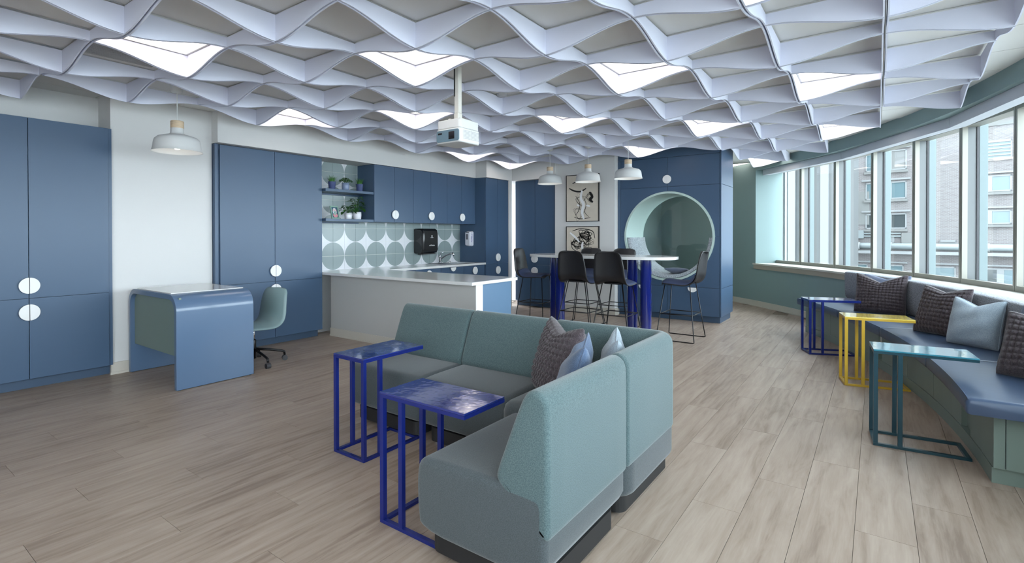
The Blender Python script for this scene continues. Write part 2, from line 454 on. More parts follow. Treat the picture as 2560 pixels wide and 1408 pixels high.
# window wall
ww = MB()
arcsolid(ww, 10.65, 11.2, 0, CZ+.01, -45.75, A_FAR)
arcsolid(ww, 10.65, 10.78, 0, .78, A_END, -45.75)
arcsolid(ww, 10.65, 11.2, 2.585, CZ+.01, A_END, -45.75)
arcsolid(ww, 10.98, 11.2, 0, .78, A_END, -45.75)
struct('wall_window', ww, 'wall_green')
struct('trim_4', MB().loft([[pol(10.655,-45.70,z), pol(11.14,-44.75,z), pol(11.14,-44.6,z), pol(10.655,-45.6,z)] for z in (.80, 2.59)]), 'jamb_pale')
sl = MB(); arcsolid(sl, 10.625, 11.12, .785, .812, A_END, -45.45)
struct('trim_5', sl, 'sill_cream')
ap = MB(); arcsolid(ap, 10.632, 10.66, .705, .787, A_END, -45.55)
struct('trim_6', ap, 'apron_taupe')
bb = MB(); arcsolid(bb, 10.634, 10.66, 0, .105, -62, A_FAR); arcsolid(bb, 10.624, 10.66, 0, .022, -62, A_FAR)
struct('baseboard_window', bb, 'base_beige')
struct('baseboard_left', MB().box(1.815, 2.785, 5.970, 5.99, 0, .115).box(1.808, 2.785, 5.962, 5.99, 0, .022), 'base_beige')
struct('baseboard_art', MB().box(8.217, 8.36, 3.52, 4.68, 0, .11).box(8.209, 8.36, 3.512, 4.68, 0, .022), 'base_beige')
struct('baseboard_far', MB().box(9.1, 12.8, 4.235, 4.25, 0, .11), 'base_beige')

# windows: each pane a window with its own rails, stiles and glass
WA = [-44.87] + [-49.15-4.53*k for k in range(17)]
for k in range(len(WA)-1):
    a0, a1 = WA[k], WA[k+1]        # a1 is nearer
    def loc(a, R, da=0): return pol(R, a+da)
    p0, p1 = Vector(pol(11.08, a0)), Vector(pol(11.08, a1))
    d = (p1-p0).normalized(); nrm = Vector((d.y, -d.x))
    mid = (p0+p1)/2
    if (mid-Vector(CB)).dot(nrm) < 0: nrm = -nrm
    L = (p1-p0).length
    def P(s, t): q = p0+d*s+nrm*t; return (q.x, q.y)
    def bx(mb, s0, s1, t0, t1, z0, z1): return mb.prism([P(s0,t0), P(s1,t0), P(s1,t1), P(s0,t1)], z0, z1)
    z0, z1 = .812, 2.60
    win = tag(bpy.data.objects.new('window_%d' % (k+1), None), kind='structure'); link(win); WM[win.name] = Matrix()
    part('bottom_rail', bx(MB(), .028, L-.028, 0, .05, z0, z0+.055), 'frame_metal', win)
    part('bottom_sash', bx(MB(), .028, L-.028, .05, .15, z0, z0+.035), 'frame_light', win)
    part('top_rail', bx(MB(), .028, L-.028, 0, .15, z1-.06, z1), 'frame_metal', win)
    part('mullion', bx(bx(MB(), -.03, -.004, -.002, .05, z0, z1), .000, .028, 0, .05, z0, z1), 'frame_metal', win)
    part('mullion_side', bx(MB(), -.028, .026, .05, .15, z0, z1), 'frame_light', win)
    part('mullion_side', bx(MB(), L-.030, L-.028, .05, .15, z0, z1), 'frame_light', win)
    part('gasket', bx(bx(bx(MB(), .026, .034, .128, .15, z0+.03, z1-.05), L-.040, L-.030, .128, .15, z0+.03, z1-.05), .03, L-.03, .128, .15, z0+.034, z0+.044), 'gasket', win)
    part('pane', bx(MB(), .03, L-.03, .138, .142, z0+.04, z1-.055), 'window_glass', win)
    part('outer_fin', bx(MB(), -.022, .022, .16, .235, z0-.1, z1+.1), 'fin_teal', win)

# blind boxes in the window recess
seg = [(-45.9, -57.0), (-57.05, -69.3), (-69.35, -82.0), (-82.05, -95.)]
bl = ['white blind box in the far corner of the window recess', 'white blind box above the middle windows', 'white blind box above the windows nearest the camera', 'white blind box above the windows beside the camera']
for k, (a0, a1) in enumerate(seg):
    t = thing('blind_box', bl[k], 'blind box', pol(10.8, (a0+a1)/2, 2.478), 0, 'blind boxes above the curved windows')
    part('fascia', arcsolid(MB(), 10.775, 10.79, 2.478, 2.584, a0, a1, 20 if k < 3 else 20), 'blind_white', t, world=True)
    part('roller_cover', arcsolid(MB(), 10.79, 10.92, 2.486, 2.584, a0, a1, 20), 'blind_white', t, world=True)

# ================================================================== ceiling baffles and lights
def panel(rev):
    mb = MB(); n = 18; w = .299; zt = 2.730-CZ; rings = []
    for k in range(n+1):
        t = k/n; x = -w+2*w*t; tt = 1-t if rev else t
        dep = .066+(.163-.066)*(.5+.5*math.cos(pi*tt))
        zb = zt-dep
        rings.append([(x, -w, zb), (x, -w+.009, zb), (x, -w+.009, zt), (x, -w, zt)])
    return mesh('panel', mb.loft(rings), 'felt')
PM = (panel(False), panel(True))
def field_cell(i, j):
    if j <= -2: return False
    if j == -1: return i <= 10
    if j == 0: return i <= 12
    if j == 1: return i <= 14
    if j == 2: return i <= 16
    if j <= 8: return i <= 12
    if j == 9: return i <= 1
    return False
ORD = ['', 'first', 'second', 'third', 'fourth', 'fifth', 'sixth', 'seventh', 'eighth', 'ninth', 'tenth', 'eleventh', 'twelfth', 'thirteenth', 'fourteenth', 'fifteenth', 'sixteenth', 'seventeenth', 'eighteenth']
IMAX = {-1: 10, 0: 12, 1: 14, 2: 16, 9: 1}
nb = 0
for i in range(-1, 18):
    for j in range(-1, 11):
        if not field_cell(i, j): continue
        vis = False
        for a in (0, 1):
            for b in (0, 1):
                q = proj((GX+G*(i+a), GY+G*(j+b), 2.62))
                if q and -60 < q[0] < 2640 and -120 < q[1] < 700: vis = True
        if not vis: continue
        cx, cy = GX+G*(i+.5), GY+G*(j+.5)
        lit = (i, j) in LIGHTS
        t = thing('ceiling_baffle', ('lit ' if lit else '')+'lavender wavy felt box, '+ORD[10-j]+' row from the wardrobe wall, '+ORD[IMAX.get(j, 12)-i+1]+' from its far end', 'baffle',
                  (cx, cy, CZ), (pi/2 if (i+j) % 2 else 0), 'wavy felt boxes under the ceiling')
        for k in range(4):
            o = bpy.data.objects.new('panel', PM[k % 2]); link(o, t); o.rotation_euler = (0, 0, k*pi/2)
        nb += 1
dm = mesh('diffuser', MB().box(-.275, .275, -.275, .275, -.004, .006), 'diffuser')
fmb = MB()
for a, b in ((-.303, -.275), (.275, .303)):
    fmb.box(a, b, -.303, .303, -.012, .008); fmb.box(-.275, .275, a, b, -.012, .008)
fm = mesh('frame', fmb, 'grid_white')
LL = {(2,6): 'square ceiling light nearest the blue wardrobes at left', (4,4): 'square ceiling light just in front of the projector pole', (6,2): 'square ceiling light right of the projector pole in the front row',
      (8,0): 'square ceiling light in the front row nearest the windows', (6,6): 'square ceiling light left of the projector', (8,4): 'square ceiling light right of the projector',
      (10,2): 'square ceiling light over the floor before the round nook', (12,0): 'square ceiling light by the edge of the baffles near the middle windows', (10,8): 'square ceiling light above the sink counter, left of the last one',
      (12,8): 'square ceiling light in the far kitchen corner', (12,4): 'square ceiling light above the bar stools before the nook wall', (16,2): 'square ceiling light past the nook by the green wall',
      (4,0): 'square ceiling light at the top edge of the view on the right', (5,8): 'square ceiling light beside the wall above the desk chair'}
for (i, j) in sorted(LIGHTS):
    t = thing('ceiling_light', LL.get((i, j), 'added ceiling light, unseen behind the nook cabinet' if i > 12 else 'square ceiling light behind the view'), 'ceiling light', (GX+G*(i+.5), GY+G*(j+.5), CZ), 0, 'square ceiling lights')
    for nm, me in (('diffuser', dm), ('frame', fm)):
        o = bpy.data.objects.new(nm, me); link(o, t)
t = thing('ceiling_vent', 'slotted grey air vent between the baffles at left', 'vent', (GX+G*2.5, GY+G*7.5, CZ))
vf = MB()
for a, b in ((-.303, -.25), (.25, .303)):
    vf.box(a, b, -.303, .303, -.008, .008); vf.box(-.25, .25, a, b, -.008, .008)
part('frame', vf, 'ceiling_white', t)
for k in range(24):
    part('slat', MB().box(-.25, .25, -.25+k*.0209, -.25+k*.0209+.011, -.004, .004), 'vent_grey', t)
part('backing', MB().box(-.25, .25, -.25, .25, .005, .009), 'cab_dark', t)
# smoke detector
t = thing('smoke_detector', 'small round detector on a ceiling tile behind the projector', 'detector', (GX+G*6.85, GY+G*4.9, CZ-.03))
part('body', MB().lathe([(.0, 0), (.035, 0), (.05, .012), (.055, .03)], n=16), 'vent_grey', t)

# ================================================================== cabinets
def half_disc(c, r, side, axis, front, th=.014):
    """c = (a, z) centre in the cabinet's face; side 'L','R','D','U'; axis 'y': face at y=front seen from -y (a = x);
    axis 'x': face at x=front seen from -x (a = y)."""
    a0 = {'R': -90, 'L': 90, 'D': 180, 'U': 0}[side]; pts = []
    for k in range(21):
        a = math.radians(a0+180*k/20); pts.append((c[0]+r*math.cos(a), c[1]+r*math.sin(a)))
    mb = MB()
    rings = []
    for f in (front-.010-th, front-.010):
        rings.append([(p[0], f, p[1]) if axis == 'y' else (f, p[0], p[1]) for p in pts])
    mb.loft(rings)
    # short stem behind
    dx = {'R': .3, 'L': -.3, 'D': 0, 'U': 0}[side]*r; dz = {'D': -.3, 'U': .3}.get(side, 0)*r
    if axis == 'y': mb.box(c[0]+dx-.01, c[0]+dx+.01, front-.011, front+.001, c[1]+dz-.01, c[1]+dz+.01)
    else: mb.box(front-.011, front+.001, c[0]+dx-.01, c[0]+dx+.01, c[1]+dz-.01, c[1]+dz+.01)
    return mb
def cabinet(name, label, axis, front, a0, a1, z0, z1, depth, doors, toe=None, cat='cabinet', mat_='cab_blue', carc='cab_blue', gap=.0022, group=None):
    """doors: list of (a_lo, a_hi, z_lo, z_hi, handle or None) with handle = (side, a, z, r)"""
    c = (a0+a1)/2
    loc = (c, front+depth/2, 0 if toe else z0) if axis == 'y' else (front+depth/2, c, 0 if toe else z0)
    t = thing(name, label, cat, loc, 0, group)
    def B(mb, f0, f1, b0, b1, c0, c1):
        return mb.box(b0, b1, f0, f1, c0, c1) if axis == 'y' else mb.box(f0, f1, b0, b1, c0, c1)
    part('carcass', B(MB(), front+.021, front+depth, a0, a1, z0, z1), carc, t, world=True)
    if toe: part('toe_kick', B(MB(), front+toe, front+depth, a0, a1, 0, z0-.0005), 'kick_blue', t, world=True)
    for (l, h_, zl, zh, hd) in doors:
        d = part('door', B(MB(), front, front+.02, l+gap, h_-gap, zl+gap, zh-gap), mat_, t, world=True, bevel=.0012, seg=1)
        WM[d.name] = WM[t.name]
        if hd: part('handle', half_disc((hd[1], hd[2]), hd[3], hd[0], axis, front), 'handle_white', d, world=True, bevel=.002, seg=1)
    return t
R_ = .0705
def pair(m, a0, a1, zs, z0, z1, hu, hl):
    e = .0022
    return [(a0, m, zs, z1, ('L', m-e, hu, R_)), (m, a1, zs, z1, ('R', m+e, hu, R_)), (a0, m, z0, zs, ('L', m-e, hl, R_)), (m, a1, z0, zs, ('R', m+e, hl, R_))]
YD = 5.93
cabinet('wardrobe', 'tall navy blue wardrobe with white disc handles at the left edge', 'y', YD, .575, 1.824, .1, 2.393, .385, pair(1.201, .578, 1.792, .81, .1, 2.393, .922, .688), toe=.11, cat='wardrobe')
cabinet('wardrobe', 'tall blue wardrobe left of the one at the photo edge', 'y', YD, -.7, .572, .1, 2.393, .385, pair(-.065, -.698, .57, .81, .1, 2.393, .922, .688), toe=.11, cat='wardrobe')
cabinet('wardrobe', 'tall blue wardrobe with disc handles behind the desk chair', 'y', YD, 2.79, 4.19, .1, 2.388, .30, pair(3.512, 2.845, 4.189, .79, .1, 2.386, .921, .688), toe=.11, cat='wardrobe')
part('filler_strip', MB().box(2.79, 2.822, YD-.002, YD+.02, .1, 2.388), 'cab_blue', bpy.data.objects['wardrobe.002'], world=True)
YU = 5.852
ul = ['blue wall cabinet beside the plant shelves', 'blue wall cabinet above the paper towel dispenser', 'blue wall cabinet above the sink']
xs = [5.017, 5.812, 6.609, 7.384]
for k in range(3):
    m = (xs[k]+xs[k+1])/2
    cabinet('wall_cabinet', ul[k], 'y', YU, xs[k], xs[k+1], 1.55, 2.39, .38,
            [(xs[k], m, 1.55, 2.388, ('L', m-.001, 1.666, .066)), (m, xs[k+1], 1.55, 2.388, ('R', m+.001, 1.666, .066))], group='blue wall cabinets')
cabinet('wardrobe', 'tall blue cabinet with disc handles right of the sink', 'y', 5.62, 7.390, 8.102, .1, 2.39, .61, pair(7.746, 7.392, 8.1, .829, .1, 2.39, .943, .71), toe=.07, cat='wardrobe')
cabinet('wardrobe', 'tall blue cabinet in the corner behind the end bar stool', 'x', 8.30, 4.70, 5.595, .1, 2.39, .5, pair(5.15, 4.702, 5.593, .79, .1, 2.39, .905, .68), toe=.07, cat='wardrobe')
# base cabinets under the sink run
bxs = [5.06, 5.64, 6.22, 6.80, 7.387]; bl2 = ['blue base cabinet nearest the peninsula', 'blue base cabinet left of the sink', 'blue base cabinet under the sink tap', 'blue base cabinet beside the tall cabinet']
for k in range(4):
    a, b = bxs[k], bxs[k+1]; m = (a+b)/2
    drs = [(a, m, .1, .825, ('L', m-.001, .735, .066)), (m, b, .1, .825, ('R', m+.001, .735, .066))] if k % 2 else [(a, b, .1, .825, ('D', m, .82, .066))]
    cabinet('base_cabinet', bl2[k], 'y', 5.645, a, b, .1, .828, .58, drs, toe=.07, group='base cabinets of the sink run')

# kitchen backsplash tiles
tl = thing('tile_backsplash', 'sage and white patterned tile backsplash behind the counter', 'backsplash', (5.8, 6.23, .86))
TS = .1990
part('grout_bed', MB().box(4.192, 7.39, 6.2315, 6.236, .86, 2.392), 'grout', tl, world=True)
tg = TS/2-.0012
tmesh = {}
def tile_mesh(x0, x1, z0, z1):
    k = tuple(round(q, 4) for q in (x0, x1, z0, z1))
    if k not in tmesh: tmesh[k] = mesh('tile', MB().box(x0, x1, -.004, .004, z0, z1), 'tile_sage')
    return tmesh[k]
for i in range(-2, 15):
    for m in range(-1, 8):
        xc = 4.5755+TS*(i+.5); zc = 1.0575+.2005*(m+.5)
        if xc-TS/2 > 5.0 and zc-.1 > 1.55: continue
        xa, xb = max(xc-tg, 4.193), min(xc+tg, 7.389); za, zb = max(zc-tg, .861), min(zc+tg, 2.391)
        if xb-xa < .01 or zb-za < .01: continue
        # circle centre lies at even lattice nodes: rotate so the local (-,-) corner meets it
        right = (i % 2 != 0); topc = (m % 2 != 0)
        o = bpy.data.objects.new('tile', None)
        sx = -1 if right else 1; sz = -1 if topc else 1
        lx = sorted((sx*(xa-xc), sx*(xb-xc))); lz = sorted((sz*(za-zc), sz*(zb-zc)))
        o = bpy.data.objects.new('tile', tile_mesh(lx[0], lx[1], lz[0], lz[1])); link(o, tl)
        # rotations about y / z flips keep it a rigid copy
        M = Matrix.Translation((xc-5.8, 6.2275-6.23, zc-.86))
        if sx < 0 and sz < 0: M = M @ Matrix.Rotation(pi, 4, 'Y')
        elif sx < 0: M = M @ Matrix.Rotation(pi, 4, 'Z')
        elif sz < 0: M = M @ Matrix.Rotation(pi, 4, 'X')
        o.matrix_local = M
# shelves
for z, lb in ((1.947, 'upper blue shelf holding three small pots'), (1.546, 'lower blue shelf holding a photo and leafy plants')):
    t = thing('wall_shelf', lb, 'shelf', (4.6, 6.03, z), 0, 'blue open shelves')
    part('board', MB().box(4.192, 5.012, 5.855, 6.222, z, z+.036), 'cab_blue', t, world=True, bevel=.0015, seg=1)
    part('cleat', MB().box(4.192, 5.012, 6.195, 6.222, z-.02, z), 'cab_blue', t, world=True)

# countertop (L) with sink
ct = thing('countertop', 'white L-shaped worktop of the kitchen and peninsula', 'worktop', (5.0, 5.0, .83))
SX0, SX1, SY0, SY1 = 6.42, 7.15, 5.72, 6.10
part('slab', MB().box(4.197, 5.047, 3.372, 5.925, .828, .862).box(4.197, SX0, 5.925, 6.225, .828, .862).box(5.047, SX0, 5.615, 5.925, .828, .862).box(SX0, SX1, 5.615, SY0, .828, .862).box(SX0, SX1, SY1, 6.225, .828, .862).box(SX1, 7.386, 5.615, 6.225, .828, .862), 'counter_white', ct, world=True)
sk = thing('sink', 'stainless steel sink set into the white worktop', 'sink', (6.78, 5.91, .69))
sm = MB(); a = .012
sm.box(SX0+.005, SX1-.005, SY0+.005, SY1-.005, .70, .705)
sm.box(SX0+.003, SX0+.006, SY0+.003, SY1-.003, .70, .865).box(SX1-.006, SX1-.003, SY0+.003, SY1-.003, .70, .865).box(SX0+.003, SX1-.003, SY0+.003, SY0+.006, .70, .865).box(SX0+.003, SX1-.003, SY1-.006, SY1-.003, .70, .865)
part('bowl', sm, 'steel', sk, world=True)
rm = MB().box(SX0-.02, SX1+.02, SY0-.02, SY0+.004, .862, .867).box(SX0-.02, SX1+.02, SY1-.004, SY1+.06, .862, .867).box(SX0-.02, SX0+.004, SY0, SY1, .862, .867).box(SX1-.004, SX1+.02, SY0, SY1, .862, .867)
part('rim', rm, 'steel', sk, world=True)
part('drain', MB().lathe([(.0, 0), (.04, 0), (.045, .004)], (6.78, 5.91, .705), 16), 'chrome', sk, world=True)
fc = thing('faucet', 'chrome single-lever tap behind the sink', 'tap', (6.73, 6.13, .867))
part('base', MB().lathe([(.03, 0), (.03, .012), (.022, .02), (.022, .09), (.018, .10)], n=16), 'chrome', fc, smooth=True)
part('spout', MB().tube([(0,0,.04), (.02,-.03,.085), (.05,-.10,.135), (.085,-.17,.165), (.10,-.21,.17)], .012, 10), 'chrome', fc, smooth=True)
part('spray_head', MB().cyl((.095,-.20,.18), (.115,-.235,.135), .017, 12, .022), 'chrome', fc, smooth=True)
part('lever', MB().lathe([(.02, .09), (.02, .13), (.012, .14)], n=14).tube([(0,0,.13), (.0,-.012,.16), (.02,-.04,.185), (.04,-.055,.19)], .008, 8), 'chrome', fc, smooth=True)
so = thing('soap_pump', 'small chrome pump button right of the tap', 'pump', (6.99, 6.13, .867))
part('body', MB().lathe([(.02, 0), (.02, .018), (.012, .03)], n=14), 'chrome', so)
# peninsula body
pn = thing('peninsula', 'kitchen peninsula with grey outer wall and blue end panel', 'counter unit', (4.65, 4.7, 0))
part('half_wall', MB().box(4.318, 4.43, 3.42, 5.925, 0, .828), 'wall_grey', pn, world=True)
part('end_cap', MB().box(4.316, 4.432, 3.412, 3.421, 0, .828), 'trim_white', pn, world=True)
part('end_panel', MB().box(4.434, 4.975, 3.416, 3.44, 0.0, .828), 'panel_blue', pn, world=True)
part('carcass', MB().box(4.432, 4.955, 3.44, 5.925, .1, .828), 'cab_blue', pn, world=True)
part('toe_kick', MB().box(4.432, 4.90, 3.44, 5.925, 0, .1), 'kick_blue', pn, world=True)
part('skirting', MB().box(4.304, 4.32, 3.41, 5.925, 0, .105).box(4.297, 4.32, 3.405, 5.925, 0, .02), 'base_beige', pn, world=True)

# ================================================================== dispensers
def text(name, s, size, m, parent, loc, rot, ext=.0006):
    cu = bpy.data.curves.new(name, 'FONT'); cu.body = s; cu.size = size; cu.extrude = ext; cu.align_x = 'CENTER'; cu.align_y = 'CENTER'
    cu.materials.append(MATS[m]); tmp = bpy.data.objects.new(name, cu); COL.objects.link(tmp); bpy.context.view_layer.update()
    me = bpy.data.meshes.new_from_object(tmp.evaluated_get(bpy.context.evaluated_depsgraph_get())); bpy.data.objects.remove(tmp)
    me.name = name; me.materials.clear(); me.materials.append(MATS[m])
    o = bpy.data.objects.new(name, me); link(o, parent); o.location = loc; o.rotation_euler = rot; return o
def rrect(w, h, r, n=6, cx=0, cy=0):
    pts = []
    for sx, sy, a0 in ((1,1,0), (-1,1,90), (-1,-1,180), (1,-1,270)):
        for k in range(n+1):
            a = math.radians(a0+90*k/n); pts.append((cx+sx*(w/2-r)+r*math.cos(a), cy+sy*(h/2-r)+r*math.sin(a)))
    return pts
# towel dispenser: local x along wall, -y into room
pt = thing('towel_dispenser', 'black paper towel dispenser on the tiled wall', 'dispenser', (6.37, 6.223, 1.045))
w, hh, dp = .37, .42, .225
def yzprof(dp, hh):
    return [(0, 0), (0, hh), (-dp*.75, hh), (-dp*.93, hh*.94), (-dp, hh*.80), (-dp, hh*.16), (-dp*.90, hh*.04), (-dp*.55, 0)]
rings = []
for x, k in ((-w/2, .90), (-w/2+.02, 1), (w/2-.02, 1), (w/2, .90)):
    rings.append([(x, y*k if y else 0, hh*.5+(z-hh*.5)*(.94 if k < 1 else 1)) for y, z in yzprof(dp, hh)])
part('cover', MB().loft(rings), 'dark_plastic', pt, bevel=.012, seg=3)
part('side_window', MB().loft([[(-w/2-.003, -y_*.0+y*.72-.02, hh*.5+(z-hh*.5)*.74) for y, z in yzprof(dp, hh) for y_ in (0,)], [(-w/2+.004, y*.72-.02, hh*.5+(z-hh*.5)*.74) for y, z in yzprof(dp, hh)]]), 'lens_dark', pt)
part('paper_slot', MB().box(-w*.42, w*.42, -dp*.80, -dp*.3, -.012, .004), 'rubber_grey', pt)
text('lettering', 'enMotion', .034, 'logo_white', pt, (.02, -dp-.0005, hh*.33), (pi/2, 0, 0))
part('logo', MB().loft([[(.02+.012*math.cos(2*pi*k/12), y, hh*.70+.016*math.sin(2*pi*k/12)) for k in range(12)] for y in (-dp-.001, -dp+.002)]).box(-.012, .052, -dp-.001, -dp+.002, hh*.635, hh*.648), 'logo_white', pt)
# soap dispenser on the side of the tall cabinet (faces -x)
sd = thing('soap_dispenser', 'white hand sanitizer dispenser on the side of the tall cabinet', 'dispenser', (7.389, 5.96, 1.14))
def sbody(x0, x1, wd, hd, rr): 
    return [[(x, y, z+.15) for y, z in rrect(wd, hd, rr)] for x in (x0, x1)]
part('body', MB().loft(sbody(-.055, 0, .125, .275, .03)), 'dispenser_white', sd, bevel=.006, seg=2)
part('front_cover', MB().loft(sbody(-.105, -.052, .115, .255, .03)), 'dispenser_white', sd, bevel=.012, seg=3)
part('level_window', MB().box(-.1065, -.10, -.012, .032, .135, .235), 'dispenser_window', sd)
part('badge', MB().box(-.1065, -.10, -.035, .035, .255, .27), 'dispenser_window', sd)
o = text('lettering', 'PURELL', .045, 'logo_violet', sd, (-.06, -.0635, .16), (0, 0, 0))
o.matrix_local = Matrix.Translation((-.055, -.0635, .16)) @ Matrix.Rotation(-pi/2, 4, 'Y') @ Matrix.Rotation(pi/2, 4, 'X')

# ================================================================== shelf things
def grass_pot(label, x, y, z, m):
    t = thing('potted_grass', label, 'plant', (x, y, z), 0, 'grass plants on the upper shelf')
    part('pot', MB().lathe([(.0, 0), (.040, 0), (.043, .01), (.052, .10), (.054, .105), (.048, .105), (.046, .09), (0, .09)], n=20, caps=False), m, t, smooth=True)
    part('soil', MB().lathe([(0, .093), (.046, .093)], n=16, caps=False), 'soil', t)
    mb = MB()
    for k in range(90):
        a = random.random()*2*pi; r = .038*math.sqrt(random.random()); l = .07+.05*random.random(); ln = .02+.045*random.random(); wd = .0035
        bx_, by = r*math.cos(a), r*math.sin(a); ca, sa = math.cos(a), math.sin(a)
        pts = []
        for s in (0, .35, .7, 1):
            ww_ = wd*(1-s*.9); px_, py_, pz = bx_+ca*ln*s*s, by+sa*ln*s*s, .09+l*(s-.12*s*s)
            pts.append(((px_-sa*ww_, py_+ca*ww_, pz), (px_+sa*ww_, py_-ca*ww_, pz)))
        vs = [q for p in pts for q in p]; mb.add(vs, [(0,1,3,2), (2,3,5,4), (4,5,7,6)])
    tag(part('blades', mb, 'grass_green', t), kind='stuff')
    return t
ys = 5.95
grass_pot('small potted grass at the left end of the upper shelf', 4.36, ys, 1.983, 'pot_navy')
grass_pot('small potted grass at the right end of the upper shelf', 4.83, ys, 1.983, 'pot_navy')
def leafmesh(name, l, wd, m):
    mb = MB(); n = 6; rows = []
    for k in range(n+1):
        s = k/n; ww_ = wd*math.sin(pi*min(1, s*.93+.07))**.8*(1-.25*s); x = l*s; z = -.25*l*s*s
        rows.append([(x, -ww_, z+ww_*.25), (x, 0, z), (x, ww_, z+ww_*.25)])
    vs = [p for r in rows for p in r]; fs = []
    for k in range(n):
        for c in (0, 1): fs.append((3*k+c, 3*k+c+1, 3*k+c+4, 3*k+c+3))
    mb.add(vs, fs); return mesh(name, mb, m, True, fix=False)
LM = {m: leafmesh('leaf', 1, .42, m) for m in ('leaf_green', 'leaf_dark')}
def leafy(name, label, x, y, z, potm, pr_, ph, nleaf, lr, spread, height, lm, kind_stuff=False):
    t = thing(name, label, 'plant', (x, y, z))
    part('pot', MB().lathe([(0, 0), (pr_*.8, 0), (pr_*.93, ph*.12), (pr_, ph*.6), (pr_*.97, ph), (pr_*.9, ph), (pr_*.88, ph*.9), (0, ph*.9)], n=20, caps=False), potm, t, smooth=True)
    part('soil', MB().lathe([(0, ph*.92), (pr_*.88, ph*.92)], n=16, caps=False), 'soil', t)
    if kind_stuff:
        mb = MB()
        for k in range(nleaf):
            a = random.random()*2*pi; e = random.random()
            p = Vector((spread*math.sqrt(e)*math.cos(a), spread*math.sqrt(e)*math.sin(a), ph+height*(1-e*.7)*random.uniform(.55, 1)))
            M = Matrix.Translation(p) @ Matrix.Rotation(random.random()*2*pi, 4, 'Z') @ Matrix.Rotation(random.uniform(-.5, .4), 4, 'Y') @ Matrix.Scale(lr*random.uniform(.7, 1.2), 4)
            mb.add([M @ Vector(q) for q in [(0,0,0), (.3,.35,.05), (.8,.4,0), (1,0,-.1), (.8,-.4,0), (.3,-.35,.05)]], [(0,1,2,3,4,5)])
        for k in range(14):
            a = k*2.4; mb.cyl((0, 0, ph*.8), (spread*.6*math.cos(a), spread*.6*math.sin(a), ph+height*.7), .002, 5)
        tag(part('foliage', mb, lm, t), kind='stuff')
    else:
        stem = MB()
        for k in range(nleaf):
            a = k*2.399+random.uniform(-.3, .3); e = (k+.5)/nleaf
            r = spread*(.35+.65*math.sqrt(e)); zz = ph+height*(1-e)*random.uniform(.8, 1.05)+.015
            p = Vector((r*.7*math.cos(a), r*.7*math.sin(a)*.75, zz))
            l = lr*random.uniform(.8, 1.2)
            o = bpy.data.objects.new('leaf', LM[lm] if k % 3 else LM['leaf_green']); link(o, t)
            o.matrix_local = Matrix.Translation(p) @ Matrix.Rotation(a+random.uniform(-.4, .4), 4, 'Z') @ Matrix.Rotation(random.uniform(-.5, .45), 4, 'Y') @ Matrix.Scale(l, 4)
            stem.tube([(0, 0, ph*.85), (p.x*.5, p.y*.5, ph+(zz-ph)*.65), tuple(p)], .0025, 5)
        part('stems', stem, 'leaf_dark', t)
    return t
leafy('potted_herb', 'bushy green herb in a pale slate pot between the grasses', 4.585, ys, 1.983, 'pot_slate', .052, .105, 260, .022, .085, .075, 'leaf_green', True)
leafy('potted_plant', 'tall leafy plant in a white pot on the lower shelf', 4.80, 5.97, 1.582, 'pot_white', .062, .105, 26, .085, .13, .20, 'leaf_dark')
leafy('potted_plant', 'shorter leafy plant in a white pot beside the photo frame', 4.615, 5.93, 1.582, 'pot_white', .05, .085, 18, .075, .10, .11, 'leaf_dark')
# photo frame
pf = thing('photo_frame', 'sage photo frame with a colourful portrait on the lower shelf', 'photo frame', (4.405, 5.93, 1.582), math.radians(8))
Mt = Matrix.Rotation(math.radians(-12), 4, 'X')
fr_ = MB().box(-.07, .07, -.008, .008, 0, .018).box(-.07, .07, -.008, .008, .162, .18).box(-.07, -.054, -.008, .008, .018, .162).box(.054, .07, -.008, .008, .018, .162)
part('frame', fr_.xf(Mt), 'frame_sage', pf)
part('backing', MB().box(-.055, .055, -.001, .006, .017, .163).xf(Mt), 'print_navy', pf)
def blob(cx, cz, rx, rz, y, n=20): return MB().loft([[(cx+rx*math.cos(2*pi*k/n), yy, cz+rz*math.sin(2*pi*k/n)) for k in range(n)] for yy in (y, y+.0006)])
pc = part('portrait', blob(0, .105, .036, .045, -.0022).xf(Mt), 'print_skin', pf)
part('scarf', blob(.004, .048, .042, .028, -.003).xf(Mt), 'print_pink', pc)
part('tint', blob(-.006, .09, .016, .022, -.0028).xf(Mt), 'print_cyan', pc)
gl = MB()
for sx in (-1, 1): gl.loft([[(sx*.019+r*math.cos(2*pi*k/16), -.0038, .118+r*.8*math.sin(2*pi*k/16)) for k in range(16)] for r in (.0175, .0125)], caps=False)
part('spectacles', gl.xf(Mt), 'print_red', pc)
part('strut', MB().box(-.012, .012, .008, .05, 0, .10), 'frame_sage', pf)

# ================================================================== art prints (generic abstract brushwork)
def ribbon(mb, pts, w, x):
    """brush stroke in the wall plane: pts (a, z); smooth Catmull-Rom"""
    P = [Vector(p) for p in pts]; S_ = []
    for i in range(len(P)-1):
        p0, p1, p2, p3 = P[max(i-1, 0)], P[i], P[i+1], P[min(i+2, len(P)-1)]
        for k in range(8):
            t_ = k/8; S_.append(.5*((2*p1)+(p2-p0)*t_+(2*p0-5*p1+4*p2-p3)*t_**2+(3*p1-p0-3*p2+p3)*t_**3))
    S_.append(P[-1]); vs = []
    for i, p in enumerate(S_):
        d = (S_[min(i+1, len(S_)-1)]-S_[max(i-1, 0)]).normalized(); nn = Vector((-d.y, d.x)); ww_ = w*(.55+.45*math.sin(pi*(i+.5)/len(S_)))
        vs += [(x, *(p+nn*ww_/2)), (x, *(p-nn*ww_/2))]
    mb.add(vs, [(2*i, 2*i+1, 2*i+3, 2*i+2) for i in range(len(S_)-1)])
